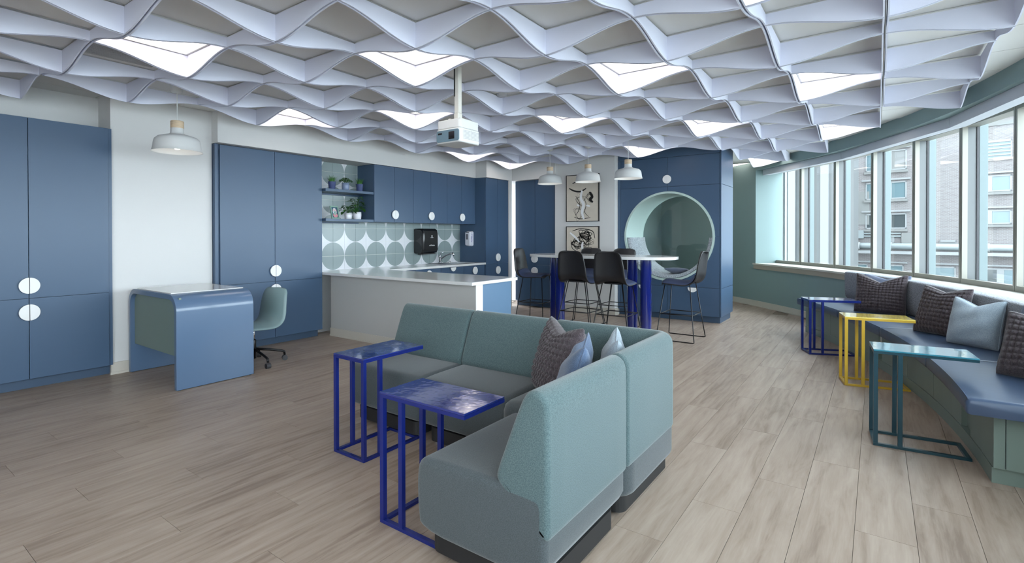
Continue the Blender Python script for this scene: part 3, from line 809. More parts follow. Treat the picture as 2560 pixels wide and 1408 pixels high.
def art(label, y0, y1, z0, z1, strokes, whites):
    t = thing('art_print', label, 'picture', (8.225, (y0+y1)/2, z0))
    X0 = 8.205
    fb = .012
    part('frame', MB().box(X0-.006, 8.2315, y0, y1, z0, z0+fb).box(X0-.006, 8.2315, y0, y1, z1-fb, z1).box(X0-.006, 8.2315, y0, y0+fb, z0+fb, z1-fb).box(X0-.006, 8.2315, y1-fb, y1, z0+fb, z1-fb), 'art_frame', t, world=True)
    part('paper', MB().box(X0, 8.2315, y0+fb, y1-fb, z0+fb, z1-fb), 'art_paper', t, world=True)
    # a: 0 = left in view (large y), 1 = right
    def cv(p): return (y1-(y1-y0)*p[0], z0+(z1-z0)*p[1])
    mb = MB()
    for w_, pts in strokes: ribbon(mb, [cv(p) for p in pts], w_, X0-.0010)
    part('black_strokes', mb, 'ink_black', t, world=True)
    mb = MB()
    for w_, pts in whites: ribbon(mb, [cv(p) for p in pts], w_, X0-.0018)
    part('white_strokes', mb, 'ink_white', t, world=True)
rs = random.Random(3)
def scrib(cx, cz, r, n=10):
    return [(cx+r*rs.uniform(.3, 1)*math.cos(k*2.2), cz+r*rs.uniform(.3, 1)*math.sin(k*2.2)) for k in range(n)]
st1 = [(.03, [(.10,.72), (.25,.66), (.45,.64), (.62,.70)]), (.022, [(.20,.82), (.5,.88), (.8,.84)]), (.05, [(.72,.62), (.80,.52), (.74,.46), (.82,.40)]),
       (.012, [(.30,.55), (.42,.40), (.40,.25), (.30,.14)]), (.010, [(.55,.50), (.62,.36), (.58,.2), (.7,.10)]), (.012, [(.25,.10), (.45,.06), (.75,.08)])] + [(.006, scrib(.72, .52, .14, 14)), (.004, scrib(.45, .45, .2, 12)), (.004, scrib(.4, .2, .2, 10))]
wt1 = [(.055, [(.50,.66), (.46,.50), (.54,.36), (.50,.2), (.55,.05)]), (.03, [(.34,.36), (.42,.33)]), (.03, [(.62,.34), (.74,.32)])]
art('large beige print of abstract black brushwork above the smaller one', 3.807, 4.439, 1.588, 2.412, st1, wt1)
st2 = [(.014, scrib(.6, .72, .26, 16)), (.012, scrib(.35, .45, .25, 16)), (.008, scrib(.55, .55, .36, 22)), (.016, [(.2,.85), (.45,.92), (.8,.85), (.88,.62)]), (.012, [(.15,.55), (.2,.3), (.4,.18)]), (.010, [(.5,.3), (.75,.34), (.9,.2)])]
wt2 = [(.035, [(.12,.80), (.28,.66), (.42,.50)]), (.045, [(.52,.50), (.5,.35), (.54,.2)])]
art('lower beige print of tangled black brushwork behind the stools', 3.807, 4.439, .95, 1.507, st2, wt2)

# ================================================================== reading nook box
NX, NY0, NY1 = 8.36, 1.884, 3.53
CY, CZN, RO_, RI_ = 2.692, 1.333, .720, .686
nk = thing('reading_nook', 'tall blue cabinet wall with a round sage reading hole', 'nook cabinet', (8.75, 2.7, 0))
e = .0025
def nbox(name, y0, y1, z0, z1, x0=NX, x1=NX+.02, m='cab_blue', bev=.0012):
    return part(name, MB().box(x0, x1, y0, y1, z0, z1), m, nk, world=True, bevel=bev, seg=1)
nbox('top_panel', NY0+.02, NY1, 2.60+e, CZ, )
nbox('stile', 3.48+e, NY1, .1, 2.60-e); nbox('stile', NY0, 1.904-e, .1, CZ)
for (y0, y1, side) in ((2.698, 3.48, 'R'), (1.904, 2.698, 'L')):
    d = nbox('door', y0+e, y1-e, 2.127+e, 2.60-e); WM[d.name] = WM[nk.name]
    part('handle', half_disc((2.698, 2.246), .068, side, 'x', NX), 'handle_white', d, world=True, bevel=.002, seg=1)
    dr = nbox('drawer', y0+e, y1-e, .1, .538-e); WM[dr.name] = WM[nk.name]
    part('handle', half_disc((2.30 if side == 'L' else 3.09, .53), .072, 'D', 'x', NX), 'handle_white', dr, world=True, bevel=.002, seg=1)
# four panels around the hole
def quad(y0, y1, z0, z1, a0):
    n = 18; inner = []; outer = []
    ycor = y1 if abs(y1-CY) > abs(y0-CY) else y0; zcor = z1 if abs(z1-CZN) > abs(z0-CZN) else z0
    for k in range(n+1):
        a = math.radians(a0+90*k/n); c, s = math.cos(a), math.sin(a)
        inner.append((CY+RO_*c, CZN+RO_*s))
        ty = abs((ycor-CY)/c) if abs(c) > 1e-6 else 1e9; tz = abs((zcor-CZN)/s) if abs(s) > 1e-6 else 1e9
        tt = min(ty, tz); outer.append((CY+tt*c, CZN+tt*s))
    # clip to seam lines
    cl = lambda p: (min(max(p[0], y0), y1), min(max(p[1], z0), z1))
    inner = [cl(p) for p in inner]; outer = [cl(p) for p in outer]
    i0 = max(range(n+1), key=lambda k: abs(outer[k][0]-CY)+abs(outer[k][1]-CZN)); outer[i0] = (ycor, zcor)
    mb = MB(); vs = []
    for k in range(n+1):
        vs += [(NX, *inner[k]), (NX, *outer[k]), (NX+.02, *inner[k]), (NX+.02, *outer[k])]
    fs = []
    for k in range(n):
        o_, p_ = 4*k, 4*k+4
        fs += [(o_, o_+1, p_+1, p_), (o_+2, p_+2, p_+3, o_+3), (o_, p_, p_+2, o_+2), (o_+1, o_+3, p_+3, p_+1)]
    fs += [(0, 2, 3, 1), (4*n, 4*n+1, 4*n+3, 4*n+2)]
    mb.add(vs, fs); return mb
for (y0, y1, z0, z1, a0) in ((CY+e, 3.48-e, CZN+e, 2.127-e, 0), (1.904+e, CY-e, CZN+e, 2.127-e, 90), (1.904+e, CY-e, .538+e, CZN-e, 180), (CY+e, 3.48-e, .538+e, CZN-e, 270)):
    part('round_cut_panel', quad(y0, y1, z0, z1, a0), 'cab_blue', nk, world=True)
# carcass behind (frame of boxes round the hole), side, toe
XB = 9.14
part('carcass', MB().box(NX+.021, XB-.02, NY0+.022, NY1, 2.06, CZ).box(NX+.021, XB-.02, NY0+.022, NY1, .1, .6).box(NX+.021, XB-.02, 3.42, NY1, .6, 2.06).box(NX+.021, XB-.02, NY0+.022, 1.965, .6, 2.06), 'cab_dark', nk, world=True)
for z0, z1 in ((2.127, CZ), (.535, 2.127), (.1, .535)):
    part('side_panel', MB().box(NX+.022, XB, NY0, NY0+.02, z0+e, z1-(e if z1 < CZ else 0)), 'cab_blue', nk, world=True, bevel=.0012, seg=1)
bk = MB()   # rear face with the hole, sage
n = 48
oi = []; oo = []
for k in range(n):
    a = 2*pi*k/n; c, s = math.cos(a), math.sin(a); oi.append((CY+RI_*c, CZN+RI_*s))
    ty = ((NY1 if c > 0 else NY0)-CY)/c if abs(c) > 1e-6 else 1e9; tz = ((CZ if s > 0 else .1)-CZN)/s if abs(s) > 1e-6 else 1e9
    tt = min(ty, tz); oo.append((CY+tt*c, CZN+tt*s))
bk.loft([[(XB, *p) for p in oi], [(XB, *p) for p in oo]], caps=False)
part('rear_panel', bk, 'sage_mid', nk, world=True)
part('toe_kick', MB().box(8.425, XB-.03, NY0+.03, NY1, 0, .1), 'kick_blue', nk, world=True)
tb = MB(); rings = []
for (x, r) in ((8.343, RO_-.002), (8.343, RI_), (9.14, RI_), (9.14, RI_+.012), (8.40, RI_+.012), (8.40, RO_-.002)):
    rings.append([(x, CY+r*math.cos(2*pi*k/72), CZN+r*math.sin(2*pi*k/72)) for k in range(72)])
tb.loft(rings, loop=True)
part('tunnel_ring', tb, 'sage_light', nk, world=True, auto=40)
part('glass_pane', MB().loft([[(x, CY+(RI_-.002)*math.cos(2*pi*k/48), CZN+(RI_-.002)*math.sin(2*pi*k/48)) for k in range(48)] for x in (9.092, 9.098)]), 'nook_glass', nk, world=True)
# upholstered half-ring in the tunnel
nc = thing('nook_cushion', 'grey upholstered half-ring seat inside the round hole', 'cushion', (8.72, CY, CZN-.68))
rings = []
X0, X1 = 8.375, 9.07
for k in range(41):
    a = math.radians(180+2+176*k/40); th_ = .062
    inset = .0
    pr = [(X0+.012, RI_-.003), (X0, RI_-.012), (X0, RI_-th_+.012), (X0+.012, RI_-th_), (X1-.012, RI_-th_), (X1, RI_-th_+.012), (X1, RI_-.012), (X1-.012, RI_-.003)]
    rings.append([(x, CY+r*math.cos(a), CZN+r*math.sin(a)) for x, r in pr])
part('pad', MB().loft(rings), 'nook_grey', nc, world=True, auto=50)

# ================================================================== pillows
def pillow(name, label, w, h, t_, m, loc, rot, dip=.05, bump=0, group=None, n=26, seed=0, piping=None, sag=.2):
    rnd = random.Random(seed); ph = [rnd.uniform(0, 6.28) for _ in range(6)]
    nn = 72 if bump else n
    def pt(u, v, s):
        cr = 1-.045*(u*u*v*v)**3
        x = w/2*u*(1-.07*(1-v*v))*cr; z = h/2*v*(1-.06*(1-u*u))*cr
        if v > -.2: z -= dip*((v+.2)/1.2)**2*max(0, 1-abs(u))**1.3
        th = t_/2*max(0, (1-u*u)*(1-v*v))**.40*(1-sag*v)
        wr = .006*math.sin(5*u+ph[0]+2*v)*math.sin(4*v+ph[1]) + .004*math.sin(9*v+3*u+ph[2])
        if bump:
            cu = abs(math.sin(u*bump*pi/2*1.0)); cv = abs(math.sin(v*bump*.85*pi/2))
            th += .015*min(1, (cu*cv)*1.5)*(1-u**8)*(1-v**8)
            wr *= .5
        edge = (1-u**6)*(1-v**6)
        return (x, s*(th+wr*edge*min(1, th/.03)), z+h/2*.96)
    mb = MB()
    for s in (1, -1):
        vs = []; fs = []
        for a in range(nn+1):
            for b in range(nn+1):
                # denser near the edges
                uu = math.sin((a/nn*2-1)*pi/2*.985)/math.sin(pi/2*.985); vv = math.sin((b/nn*2-1)*pi/2*.985)/math.sin(pi/2*.985)
                if bump: uu, vv = a/nn*2-1, b/nn*2-1
                vs.append(pt(uu, vv, s))
        for a in range(nn):
            for b in range(nn):
                q = (a*(nn+1)+b, a*(nn+1)+b+1, (a+1)*(nn+1)+b+1, (a+1)*(nn+1)+b); fs.append(q if s < 0 else q[::-1])
        mb.add(vs, fs)
    o = bpy.data.objects.new(name, None); link(o); o.location = loc; o.rotation_euler = rot; tag(o, label, 'pillow', group)
    WM[o.name] = Matrix()
    me = mesh('cover', mb, m, True, fix=False)
    bm = bmesh.new(); bm.from_mesh(me); bmesh.ops.remove_doubles(bm, verts=bm.verts, dist=.0004); bmesh.ops.recalc_face_normals(bm, faces=bm.faces); bm.to_mesh(me); bm.free()
    c = bpy.data.objects.new('cover', me); link(c, o)
    if piping:
        per = [(-1+2*k/24, -1) for k in range(24)] + [(1, -1+2*k/24) for k in range(24)] + [(1-2*k/24, 1) for k in range(24)] + [(-1, 1-2*k/24) for k in range(24)]
        tb_ = MB().tube([(pt(u, v, 1)[0], 0, pt(u, v, 1)[2]) for u, v in per], .0045, 6, loop=True)
        c2 = bpy.data.objects.new('piping', mesh('piping', tb_, piping, True)); link(c2, o)
    return o
D = math.radians
pillow('pillow', 'flattened blue denim pillow lying in the round nook', .40, .34, .10, 'denim_mid', (8.78, 2.55, .722), (D(-76), 0, D(80)), .03, seed=2)

# ================================================================== bar table
bt = thing('bar_table', 'white oval bar table on cobalt blue tube legs', 'table', (6.80, 3.15, 0))
def stadium(cx, cy, lx, ly, p=2.6, n=64):
    return [(cx+lx/2*math.copysign(abs(math.cos(2*pi*k/n))**(2/p), math.cos(2*pi*k/n)), cy+ly/2*math.copysign(abs(math.sin(2*pi*k/n))**(2/p), math.sin(2*pi*k/n))) for k in range(n)]
part('tabletop', MB().prism(stadium(6.80, 3.155, .76, 2.17, 3.0), 1.032, 1.070), 'counter_white', bt, world=True, bevel=.004, seg=2)
for (x, y) in ((6.70, 2.44), (6.80, 2.665), (6.68, 3.714), (6.80, 3.87)):
    part('tube_leg', MB().lathe([(.071, .006), (.071, 1.032)], (x, y, 0), 28), 'tube_cobalt', bt, world=True, auto=40)
    part('foot_ring', MB().lathe([(.066, 0), (.066, .008)], (x, y, 0), 24), 'rubber_grey', bt, world=True)

# ================================================================== chairs (shell)
def shell_pts(prof, n=13, curl=.045, rc=.05):
    """prof: list of (y, z, halfwidth); y forward; returns grid rows of points"""
    # resample by Catmull-Rom
    P = [Vector(p) for p in prof]; rows = []
    for i in range(len(P)-1):
        p0, p1, p2, p3 = P[max(i-1, 0)], P[i], P[i+1], P[min(i+2, len(P)-1)]
        for k in range(6):
            t_ = k/6; rows.append(.5*((2*p1)+(p2-p0)*t_+(2*p0-5*p1+4*p2-p3)*t_**2+(3*p1-p0-3*p2+p3)*t_**3))
    rows.append(P[-1]); out = []
    m = len(rows)
    L = [0]
    for i in range(1, m): L.append(L[-1]+(Vector((rows[i].x, rows[i].y))-Vector((rows[i-1].x, rows[i-1].y))).length)
    for i, r in enumerate(rows):
        d = rows[min(i+1, m-1)]-rows[max(i-1, 0)]; tx, tz = d.x, d.y; l = math.hypot(tx, tz); nx, nz = tz/l, -tx/l    # normal pointing up/forward
        if nz < 0 and i < 3: nx, nz = -nx, -nz
        nx, nz = -nx, -nz
        hw = r.z
        for e_ in (L[i], L[-1]-L[i]):
            if e_ < rc: hw = min(hw, r.z-rc+math.sqrt(max(0, rc*rc-(rc-e_)**2)))
        row = []
        for k in range(n):
            u = -1+2*k/(n-1); c_ = curl*abs(u)**2.2
            row.append((hw*u, r.x+nx*c_, r.y+nz*c_))
        out.append(row)
    return out
def shell_mesh(name, rows, th, m):
    mb = MB(); R = len(rows); n = len(rows[0]); V_ = []
    nrm = []
    for i in range(R):
        for k in range(n):
            a = Vector(rows[min(i+1, R-1)][k])-Vector(rows[max(i-1, 0)][k]); b = Vector(rows[i][min(k+1, n-1)])-Vector(rows[i][max(k-1, 0)])
            q = a.cross(b)
            nrm.append(q.normalized() if q.length > 1e-9 else Vector((0,0,1)))
    top = [Vector(p) for r in rows for p in r]
    bot = [p+q*th for p, q in zip(top, nrm)]
    fs = []
    for i in range(R-1):
        for k in range(n-1):
            a, b, c, d = i*n+k, i*n+k+1, (i+1)*n+k+1, (i+1)*n+k
            fs += [(a, b, c, d), (R*n+a, R*n+d, R*n+c, R*n+b)]
    ring = [k for k in range(n)] + [(i*n+n-1) for i in range(1, R)] + [((R-1)*n+k) for k in range(n-2, -1, -1)] + [i*n for i in range(R-2, 0, -1)]
    for q in range(len(ring)):
        a, b = ring[q], ring[(q+1) % len(ring)]; fs.append((a, R*n+a, R*n+b, b))
    mb.add(top+bot, fs); return mb
def stool(label, loc, rz, group='black bar stools around the oval table'):
    t = thing('bar_stool', label, 'stool', loc, rz, group)
    prof = [(.215, .742, .185), (.17, .762, .205), (.05, .757, .215), (-.10, .752, .215), (-.175, .775, .212), (-.212, .83, .207), (-.228, .93, .20), (-.245, 1.04, .185), (-.268, 1.145, .165)]
    rows = shell_pts(prof)
    part('shell', shell_mesh('shell', rows, .012, 'shell_black'), 'shell_black', t, smooth=True)
    pr2 = [(.21, .746, .178), (.17, .768, .198), (.05, .763, .207), (-.10, .759, .206), (-.160, .786, .200), (-.190, .832, .192)]
    rows2 = [[(p[0], p[1]+.004, p[2]+.003) for p in r] for r in shell_pts(pr2, curl=.043)]
    part('seat_pad', shell_mesh('seat_pad', rows2, .006, 'pad_blue'), 'pad_blue', t, smooth=True)
    r = .0065
    part('mount_plate', MB().box(-.12, .12, -.13, .12, .722, .742), 'shell_black', t, bevel=.008)
    for sx in (-1, 1):
        xt, xb = .135*sx, .262*sx
        part('sled_leg', MB().tube([(xt, .16, .735), (xb*.985, .236, .03), (xb, .238, .012), (xb, .226, .0065), (xb, -.226, .0065), (xb, -.238, .012), (xb*.985, -.236, .03), (xt, -.15, .735)], r, 8), 'black_metal', t, smooth=True)
    zr = .335; fx = .135+(.262-.135)*(.735-zr)/.73; fy0 = .16+.078*(.735-zr)/.73; fy1 = -.15-.088*(.735-zr)/.73
    part('footrest', MB().tube([(-fx, fy0, zr), (fx, fy0, zr)], r, 8).tube([(-fx, fy1, zr), (fx, fy1, zr)], r, 8).tube([(-fx, fy0, zr), (-fx, fy1, zr)], r, 8).tube([(fx, fy0, zr), (fx, fy1, zr)], r, 8), 'black_metal', t, smooth=True)
    return t
s0 = stool('black bar stool at the right end of the table before the round nook', (6.905, 2.05, 0), 0)
copy_thing(s0, (6.36, 3.22, 0), -pi/2, 'black bar stool on the near side of the table, left of the near pair')
copy_thing(s0, (6.36, 2.70, 0), -pi/2, 'black bar stool on the near side of the table, right of the near pair')
copy_thing(s0, (7.17, 3.60, 0), pi/2, 'black bar stool on the far side of the table below the art prints')
copy_thing(s0, (7.22, 3.07, 0), pi/2, 'black bar stool on the far side of the table by the nook edge')
copy_thing(s0, (6.80, 4.20, 0), pi+D(6), 'black bar stool at the left end of the table beside the peninsula')

# task chair
tc = thing('desk_chair', 'pale teal shell desk chair on a black castor base', 'chair', (2.87, 5.27, 0), pi/2+D(8))
prof = [(.215, .415, .185), (.17, .432, .205), (.05, .425, .215), (-.09, .420, .215), (-.165, .445, .212), (-.200, .50, .207), (-.214, .60, .202), (-.232, .70, .190), (-.258, .785, .172)]
part('shell', shell_mesh('shell', shell_pts(prof), .011, 'shell_teal'), 'shell_teal', tc, smooth=True)
part('tilt_plate', MB().box(-.10, .10, -.12, .09, .395, .412), 'black_metal', tc, bevel=.006)
part('gas_lift', MB().lathe([(.014, .24), (.014, .40)], n=14), 'chrome', tc, smooth=True)
part('column', MB().lathe([(.028, .06), (.028, .25), (.022, .26)], n=16), 'black_metal', tc, smooth=True)
for k in range(5):
    a = math.radians(-93-98+72*k); c, s = math.cos(a), math.sin(a)
    sp = part('base_arm', MB().tube([(c*.02, s*.02, .155), (c*.16, s*.16, .135), (c*.285, s*.285, .105), (c*.308, s*.308, .095), (c*.312, s*.312, .06)], .013, 8), 'black_metal', tc, smooth=True)
    part('castor', MB().cyl((c*.312-s*.022, s*.312+c*.022, .028), (c*.312+s*.022, s*.312-c*.022, .028), .028, 16), 'rubber_grey', sp)

# ================================================================== desk
DX0, DX1, DY0, DY1, DZ = 1.955, 2.652, 4.862, 5.945, .838
dk = thing('desk', 'blue waterfall desk with white top and sage modesty panel', 'desk', ((DX0+DX1)/2, (DY0+DY1)/2, 0))
def ushape(y0, y1, zt, r, n=10):
    pts = [(y0, .006)]
    for k in range(n+1): a = math.radians(180-90*k/n); pts.append((y0+r+r*math.cos(a), zt-r+r*math.sin(a)))
    for k in range(n+1): a = math.radians(90-90*k/n); pts.append((y1-r+r*math.cos(a), zt-r+r*math.sin(a)))
    pts.append((y1, .006)); return pts
o_ = ushape(DY0, DY1, DZ, .15); i_ = ushape(DY0+.042, DY1-.042, DZ-.048, .105)
prof = o_ + i_[::-1]
mbd = MB(); nP = len(o_); vs = []
for x in (DX0, DX1):
    vs += [(x, y, z) for y, z in o_] + [(x, y, z) for y, z in i_]
fs = []
for k in range(nP-1):
    fs += [(k, k+1, 2*nP+k+1, 2*nP+k), (nP+k, 3*nP+k, 3*nP+k+1, nP+k+1), (k, nP+k, nP+k+1, k+1), (2*nP+k, 2*nP+k+1, 3*nP+k+1, 3*nP+k)]
fs += [(0, 2*nP, 3*nP, nP), (nP-1, 2*nP-1, 4*nP-1, 3*nP-1)]
mbd.add(vs, fs)
part('body', mbd, 'desk_blue', dk, world=True, bevel=.004, seg=2)
part('writing_top', MB().box(DX0+.015, DX1-.03, DY0+.14, DY1-.185, DZ, DZ+.008), 'counter_white', dk, world=True, bevel=.002)
part('modesty_panel', MB().box(DX0+.04, DX0+.06, DY0+.042, DY1-.042, .285, DZ-.03), 'sage_panel', dk, world=True)
for (x, y) in ((DX0+.03, DY0+.02), (DX1-.03, DY0+.02), (DX0+.03, DY1-.02), (DX1-.03, DY1-.02)):
    part('glide', MB().lathe([(.012, 0), (.012, .008)], (x, y, 0), 10), 'rubber_grey', dk, world=True)

# ================================================================== pendants
def pendant(label, x, y, rim, dia):
    t = thing('pendant_lamp', label, 'lamp', (x, y, rim), 0, 'white dome pendants')
    s = dia/.41
    prof = [(.205, 0), (.200, .006), (.192, .035), (.186, .085), (.178, .110), (.155, .132), (.110, .146), (.066, .158), (.054, .170), (.052, .215)]
    inn = [(.047, .210), (.050, .168), (.105, .140), (.150, .126), (.173, .106), (.181, .083), (.188, .035), (.2, .004)]
    part('shade', MB().lathe([(r*s, z*s) for r, z in prof], n=40, caps=False), 'shade_white', t, auto=50)
    part('shade_lining', MB().lathe([(r*s, z*s) for r, z in inn], n=40, caps=False), 'shade_inner', t, smooth=True)
    part('wood_cap', MB().lathe([(.0535*s, .213*s), (.0535*s, .275*s), (.05*s, .279*s), (.01, .28*s)], n=28), 'wood_pale', t, auto=40)
    part('cord', MB().cyl((0, 0, .279*s), (0, 0, CZ-rim-.03), .004, 8), 'shade_white', t)
    part('canopy', MB().lathe([(.016, CZ-rim-.075), (.045, CZ-rim-.066), (.055, CZ-rim-.02), (.06, CZ-rim)], n=24), 'shade_white', t, smooth=True)
    part('socket', MB().lathe([(.022, .10*s), (.022, .20*s)], n=14), 'shade_inner', t)
    part('bulb', MB().lathe([(0, .022), (.02, .026), (.034, .05), (.03, .075), (.016, .10)], n=16), 'bulb', t, smooth=True)
pendant('white dome pendant lamp hanging alone over the desk', 2.10, 5.175, 2.128, .42)
pendant('white dome pendant over the bar table, left of three', 7.08, 4.115, 2.158, .39)
pendant('white dome pendant over the bar table, middle of three', 7.208, 3.525, 2.163, .39)
pendant('white dome pendant over the bar table, right of three', 6.927, 2.775, 2.138, .39)

# ================================================================== projector
pj = thing('projector', 'white and grey projector on a ceiling pole', 'projector', (3.268, 2.77, 2.10))
px0, px1, py0, py1 = 3.137-3.268, 3.40-3.268, 2.641-2.77, 2.899-2.77
part('body', MB().prism(rrect(px1-px0, py1-py0, .028, 6, (px0+px1)/2, (py0+py1)/2), 0.0, .118), 'projector_white', pj, bevel=.012, seg=3)
part('top_shell', MB().prism(rrect(px1-px0-.012, py1-py0-.012, .024, 6, (px0+px1)/2, (py0+py1)/2), .118, .19), 'projector_white', pj, bevel=.008, seg=2)
fp = MB().loft([[(x, y, z) for y, z in rrect(py1-py0-.02, .095, .018, 5, (py0+py1)/2, .058)] for x in (px0-.004, px0+.006)])
part('front_plate', fp, 'projector_grey', pj, bevel=.003)
part('lens', MB().box(px0-.0055, px0+.0, py0+.055, py0+.115, .028, .088), 'lens_dark', pj)
part('sensor_window', MB().box(px0-.0055, px0, py1-.07, py1-.03, .072, .086), 'lens_dark', pj)
vt = MB()
for a in range(7):
    for b in range(11): vt.box(px0+.045+b*.0185, px0+.057+b*.0185, py0-.0012, py0+.002, .03+a*.0105, .036+a*.0105)
tag(part('vent_holes', vt, 'vent_grey', pj), kind='stuff')
part('mount_plate', MB().box(-.075, .075, -.085, .085, .196, .204).box(-.11, -.07, -.012, .012, .19, .2).box(.07, .11, -.012, .012, .19, .2), 'mount_white', pj, bevel=.002)
part('mount_joint', MB().box(-.028, .028, -.022, .022, .204, .262), 'mount_white', pj, bevel=.004)
part('pole', MB().box(-.022, .022, -.022, .022, .262, CZ-2.10), 'mount_white', pj, bevel=.004)
part('cable', MB().cyl((-.024, .018, .40), (-.024, .018, CZ-2.10), .006, 8), 'dark_plastic', pj)

# ================================================================== sofa
def chaikin(p, it=2, closed=True):
    for _ in range(it):
        q = []
        for i in range(len(p)):
            a, b = p[i], p[(i+1) % len(p)]
            q += [(a[0]*.75+b[0]*.25, a[1]*.75+b[1]*.25), (a[0]*.25+b[0]*.75, a[1]*.25+b[1]*.75)]
        p = q
    return p
BACK = chaikin([(.0, .275), (.0, .33), (.0, .50), (.0, .70), (.004, .775), (.05, .806), (.10, .79), (.14, .70), (.19, .57), (.225, .48), (.232, .445), (.205, .41), (.11, .34), (.03, .272)], 2)
SEAT = chaikin([(.012, .108), (.012, .30), (.012, .425), (.10, .435), (.35, .432), (.56, .428), (.635, .415), (.652, .34), (.648, .2), (.630, .108), (.3, .108)], 2)
def inset_prof(p, d):
    n = len(p); out = []
    ar = sum(p[i][0]*p[(i+1) % n][1]-p[(i+1) % n][0]*p[i][1] for i in range(n)); sg = 1 if ar > 0 else -1
    for i in range(n):
        a, b = Vector(p[i-1]), Vector(p[(i+1) % n]); t_ = (b-a).normalized()
        out.append((p[i][0]-sg*t_.y*d, p[i][1]+sg*t_.x*d))
    return out
def padded(prof, x0, x1, r, n=5):
    """extrude a (y,z) profile from x0 to x1 with rounded ends"""
    rings = []
    for k in range(n+1):
        a = pi/2*k/n; rings.append([(x0+r*(1-math.sin(a)), y, z) for y, z in inset_prof(prof, r*(1-math.cos(a)))])
    rings = [[(x0+r*(1-math.cos(pi/2*k/n)), y, z) for y, z in inset_prof(prof, r*(1-math.sin(pi/2*k/n)))] for k in range(n+1)]
    m = 6
    rings += [[(x0+r+(x1-x0-2*r)*k/m, y, z) for y, z in prof] for k in range(1, m)]
    rings += [[(x1-r*(1-math.cos(pi/2*k/n)), y, z) for y, z in inset_prof(prof, r*(1-math.sin(pi/2*k/n)))] for k in range(n, -1, -1)]
    return MB().loft(rings)
def sofa_mod(label, loc, rz, w):
    t = thing('sofa_module', label, 'sofa', loc, rz, 'teal sofa modules')
    part('seat', padded(SEAT, -w/2+.003, w/2-.003, .03), 'sofa_grey', t, auto=60)
    part('backrest', padded(BACK, -w/2+.004, w/2-.004, .022), 'sofa_teal', t, auto=60)
    part('plinth', MB().prism(rrect(w-.09, .56, .05, 5, 0, .325), .022, .11), 'sofa_base', t)
    for sx in (-1, 1):
        for y in (.09, .57): part('glide', MB().lathe([(.018, 0), (.018, .024)], (sx*(w/2-.09), y, 0), 12), 'chrome', t)
    return t
m1 = sofa_mod('teal sofa seat module at the far left end of the sofa', (3.062, 2.748, 0), pi/2, .715)
m2 = sofa_mod('middle teal sofa seat module between the end seat and the corner', (3.062, 2.041, 0), pi/2, .695)
sofa_mod('teal sofa seat module nearest the camera', (1.925, .918, 0), 0, .73)
# corner module
cm = thing('sofa_module', 'teal corner module of the sofa holding three pillows', 'sofa', (2.68, 1.28, 0), 0, 'teal sofa modules')
cx0, cx1, cy0, cy1 = 2.295, 3.062, .918, 1.690
def corner_sweep(prof, r0_=.13, na=8):
    rings = []
    path = [('a', 0), ('a', .5), ('a', 1)] + [('c', k/na) for k in range(na+1)] + [('b', 0), ('b', .5), ('b', 1)]
    def ptof(kind, s, d):
        r = max(r0_-d, .004); ccx, ccy = cx1-d-r, cy0+d+r
        if kind == 'a': return (cx1-d, cy1+(ccy-cy1)*s*.999)
        if kind == 'b': return (ccx+(cx0-ccx)*max(s, .001), cy0+d)
        a = math.radians(0-90*s); return (ccx+r*math.cos(a), ccy+r*math.sin(a))
    ends = {0: 'a', len(path)-1: 'b'}
    for idx, (kind, s) in enumerate(path):
        rings.append([(*ptof(kind, s, max(d, .0)), z) for d, z in prof])
    # rounded ends
    def endcap(first):
        out = []; n = 5; r = .022
        for k in range(n):
            q = inset_prof(prof, r*(1-math.sin(pi/2*k/n)))
            off = r*(1-math.cos(pi/2*k/n))
            if first: out.append([(cx1-d, cy1-off, z) for d, z in q])
            else: out.append([(cx0+off, cy0+d, z) for d, z in q])
        return out
    R = endcap(True)
    first = [(cx1-d, cy1-.022, z) for d, z in prof]; last = [(cx0+.022, cy0+d, z) for d, z in prof]
    mid = rings[1:-1]
    return MB().loft(R+[first]+mid+[last]+endcap(False)[::-1])
part('backrest', corner_sweep(BACK), 'sofa_teal', cm, world=True, auto=60)
sb = MB()
def rr3(d): return rrect(cx1-cx0-.03-2*d, cy1-cy0-.02-2*d, max(.10-d, .02), 8, (cx0+cx1)/2-.004, (cy0+cy1)/2)
sb.loft([[(x, y, z) for x, y in rr3(d)] for d, z in ((.02, .108), (.008, .118), (0, .14), (0, .38), (.008, .41), (.03, .43), (.12, .435), (.25, .436))])
part('seat', sb, 'sofa_grey', cm, world=True, auto=60)
part('plinth', MB().prism(rrect(cx1-cx0-.1, cy1-cy0-.1, .05, 5, (cx0+cx1)/2, (cy0+cy1)/2), .022, .11), 'sofa_base', cm, world=True)
for sx in (-1, 1):
    for sy in (-1, 1): part('glide', MB().lathe([(.018, 0), (.018, .024)], (2.68+sx*.27, 1.29+sy*.27, 0), 12), 'chrome', cm, world=True)
pillow('pillow', 'dark bobbled pillow on the sofa corner', .48, .46, .17, 'bobble_brown', (2.57, 1.50, .428), (D(14), 0, D(52)), .07, bump=13, seed=4)
pillow('pillow', 'blue denim pillow leaning in front of the bobbled one on the sofa', .48, .43, .17, 'denim_blue', (2.35, 1.29, .428), (D(17), D(2), D(24)), .08, seed=5, piping='denim_blue')
pillow('pillow', 'pale washed denim pillow in the sofa corner', .42, .40, .16, 'denim_pale', (2.70, 1.20, .428), (D(8), 0, D(24)), .07, seed=6, piping='denim_pale')

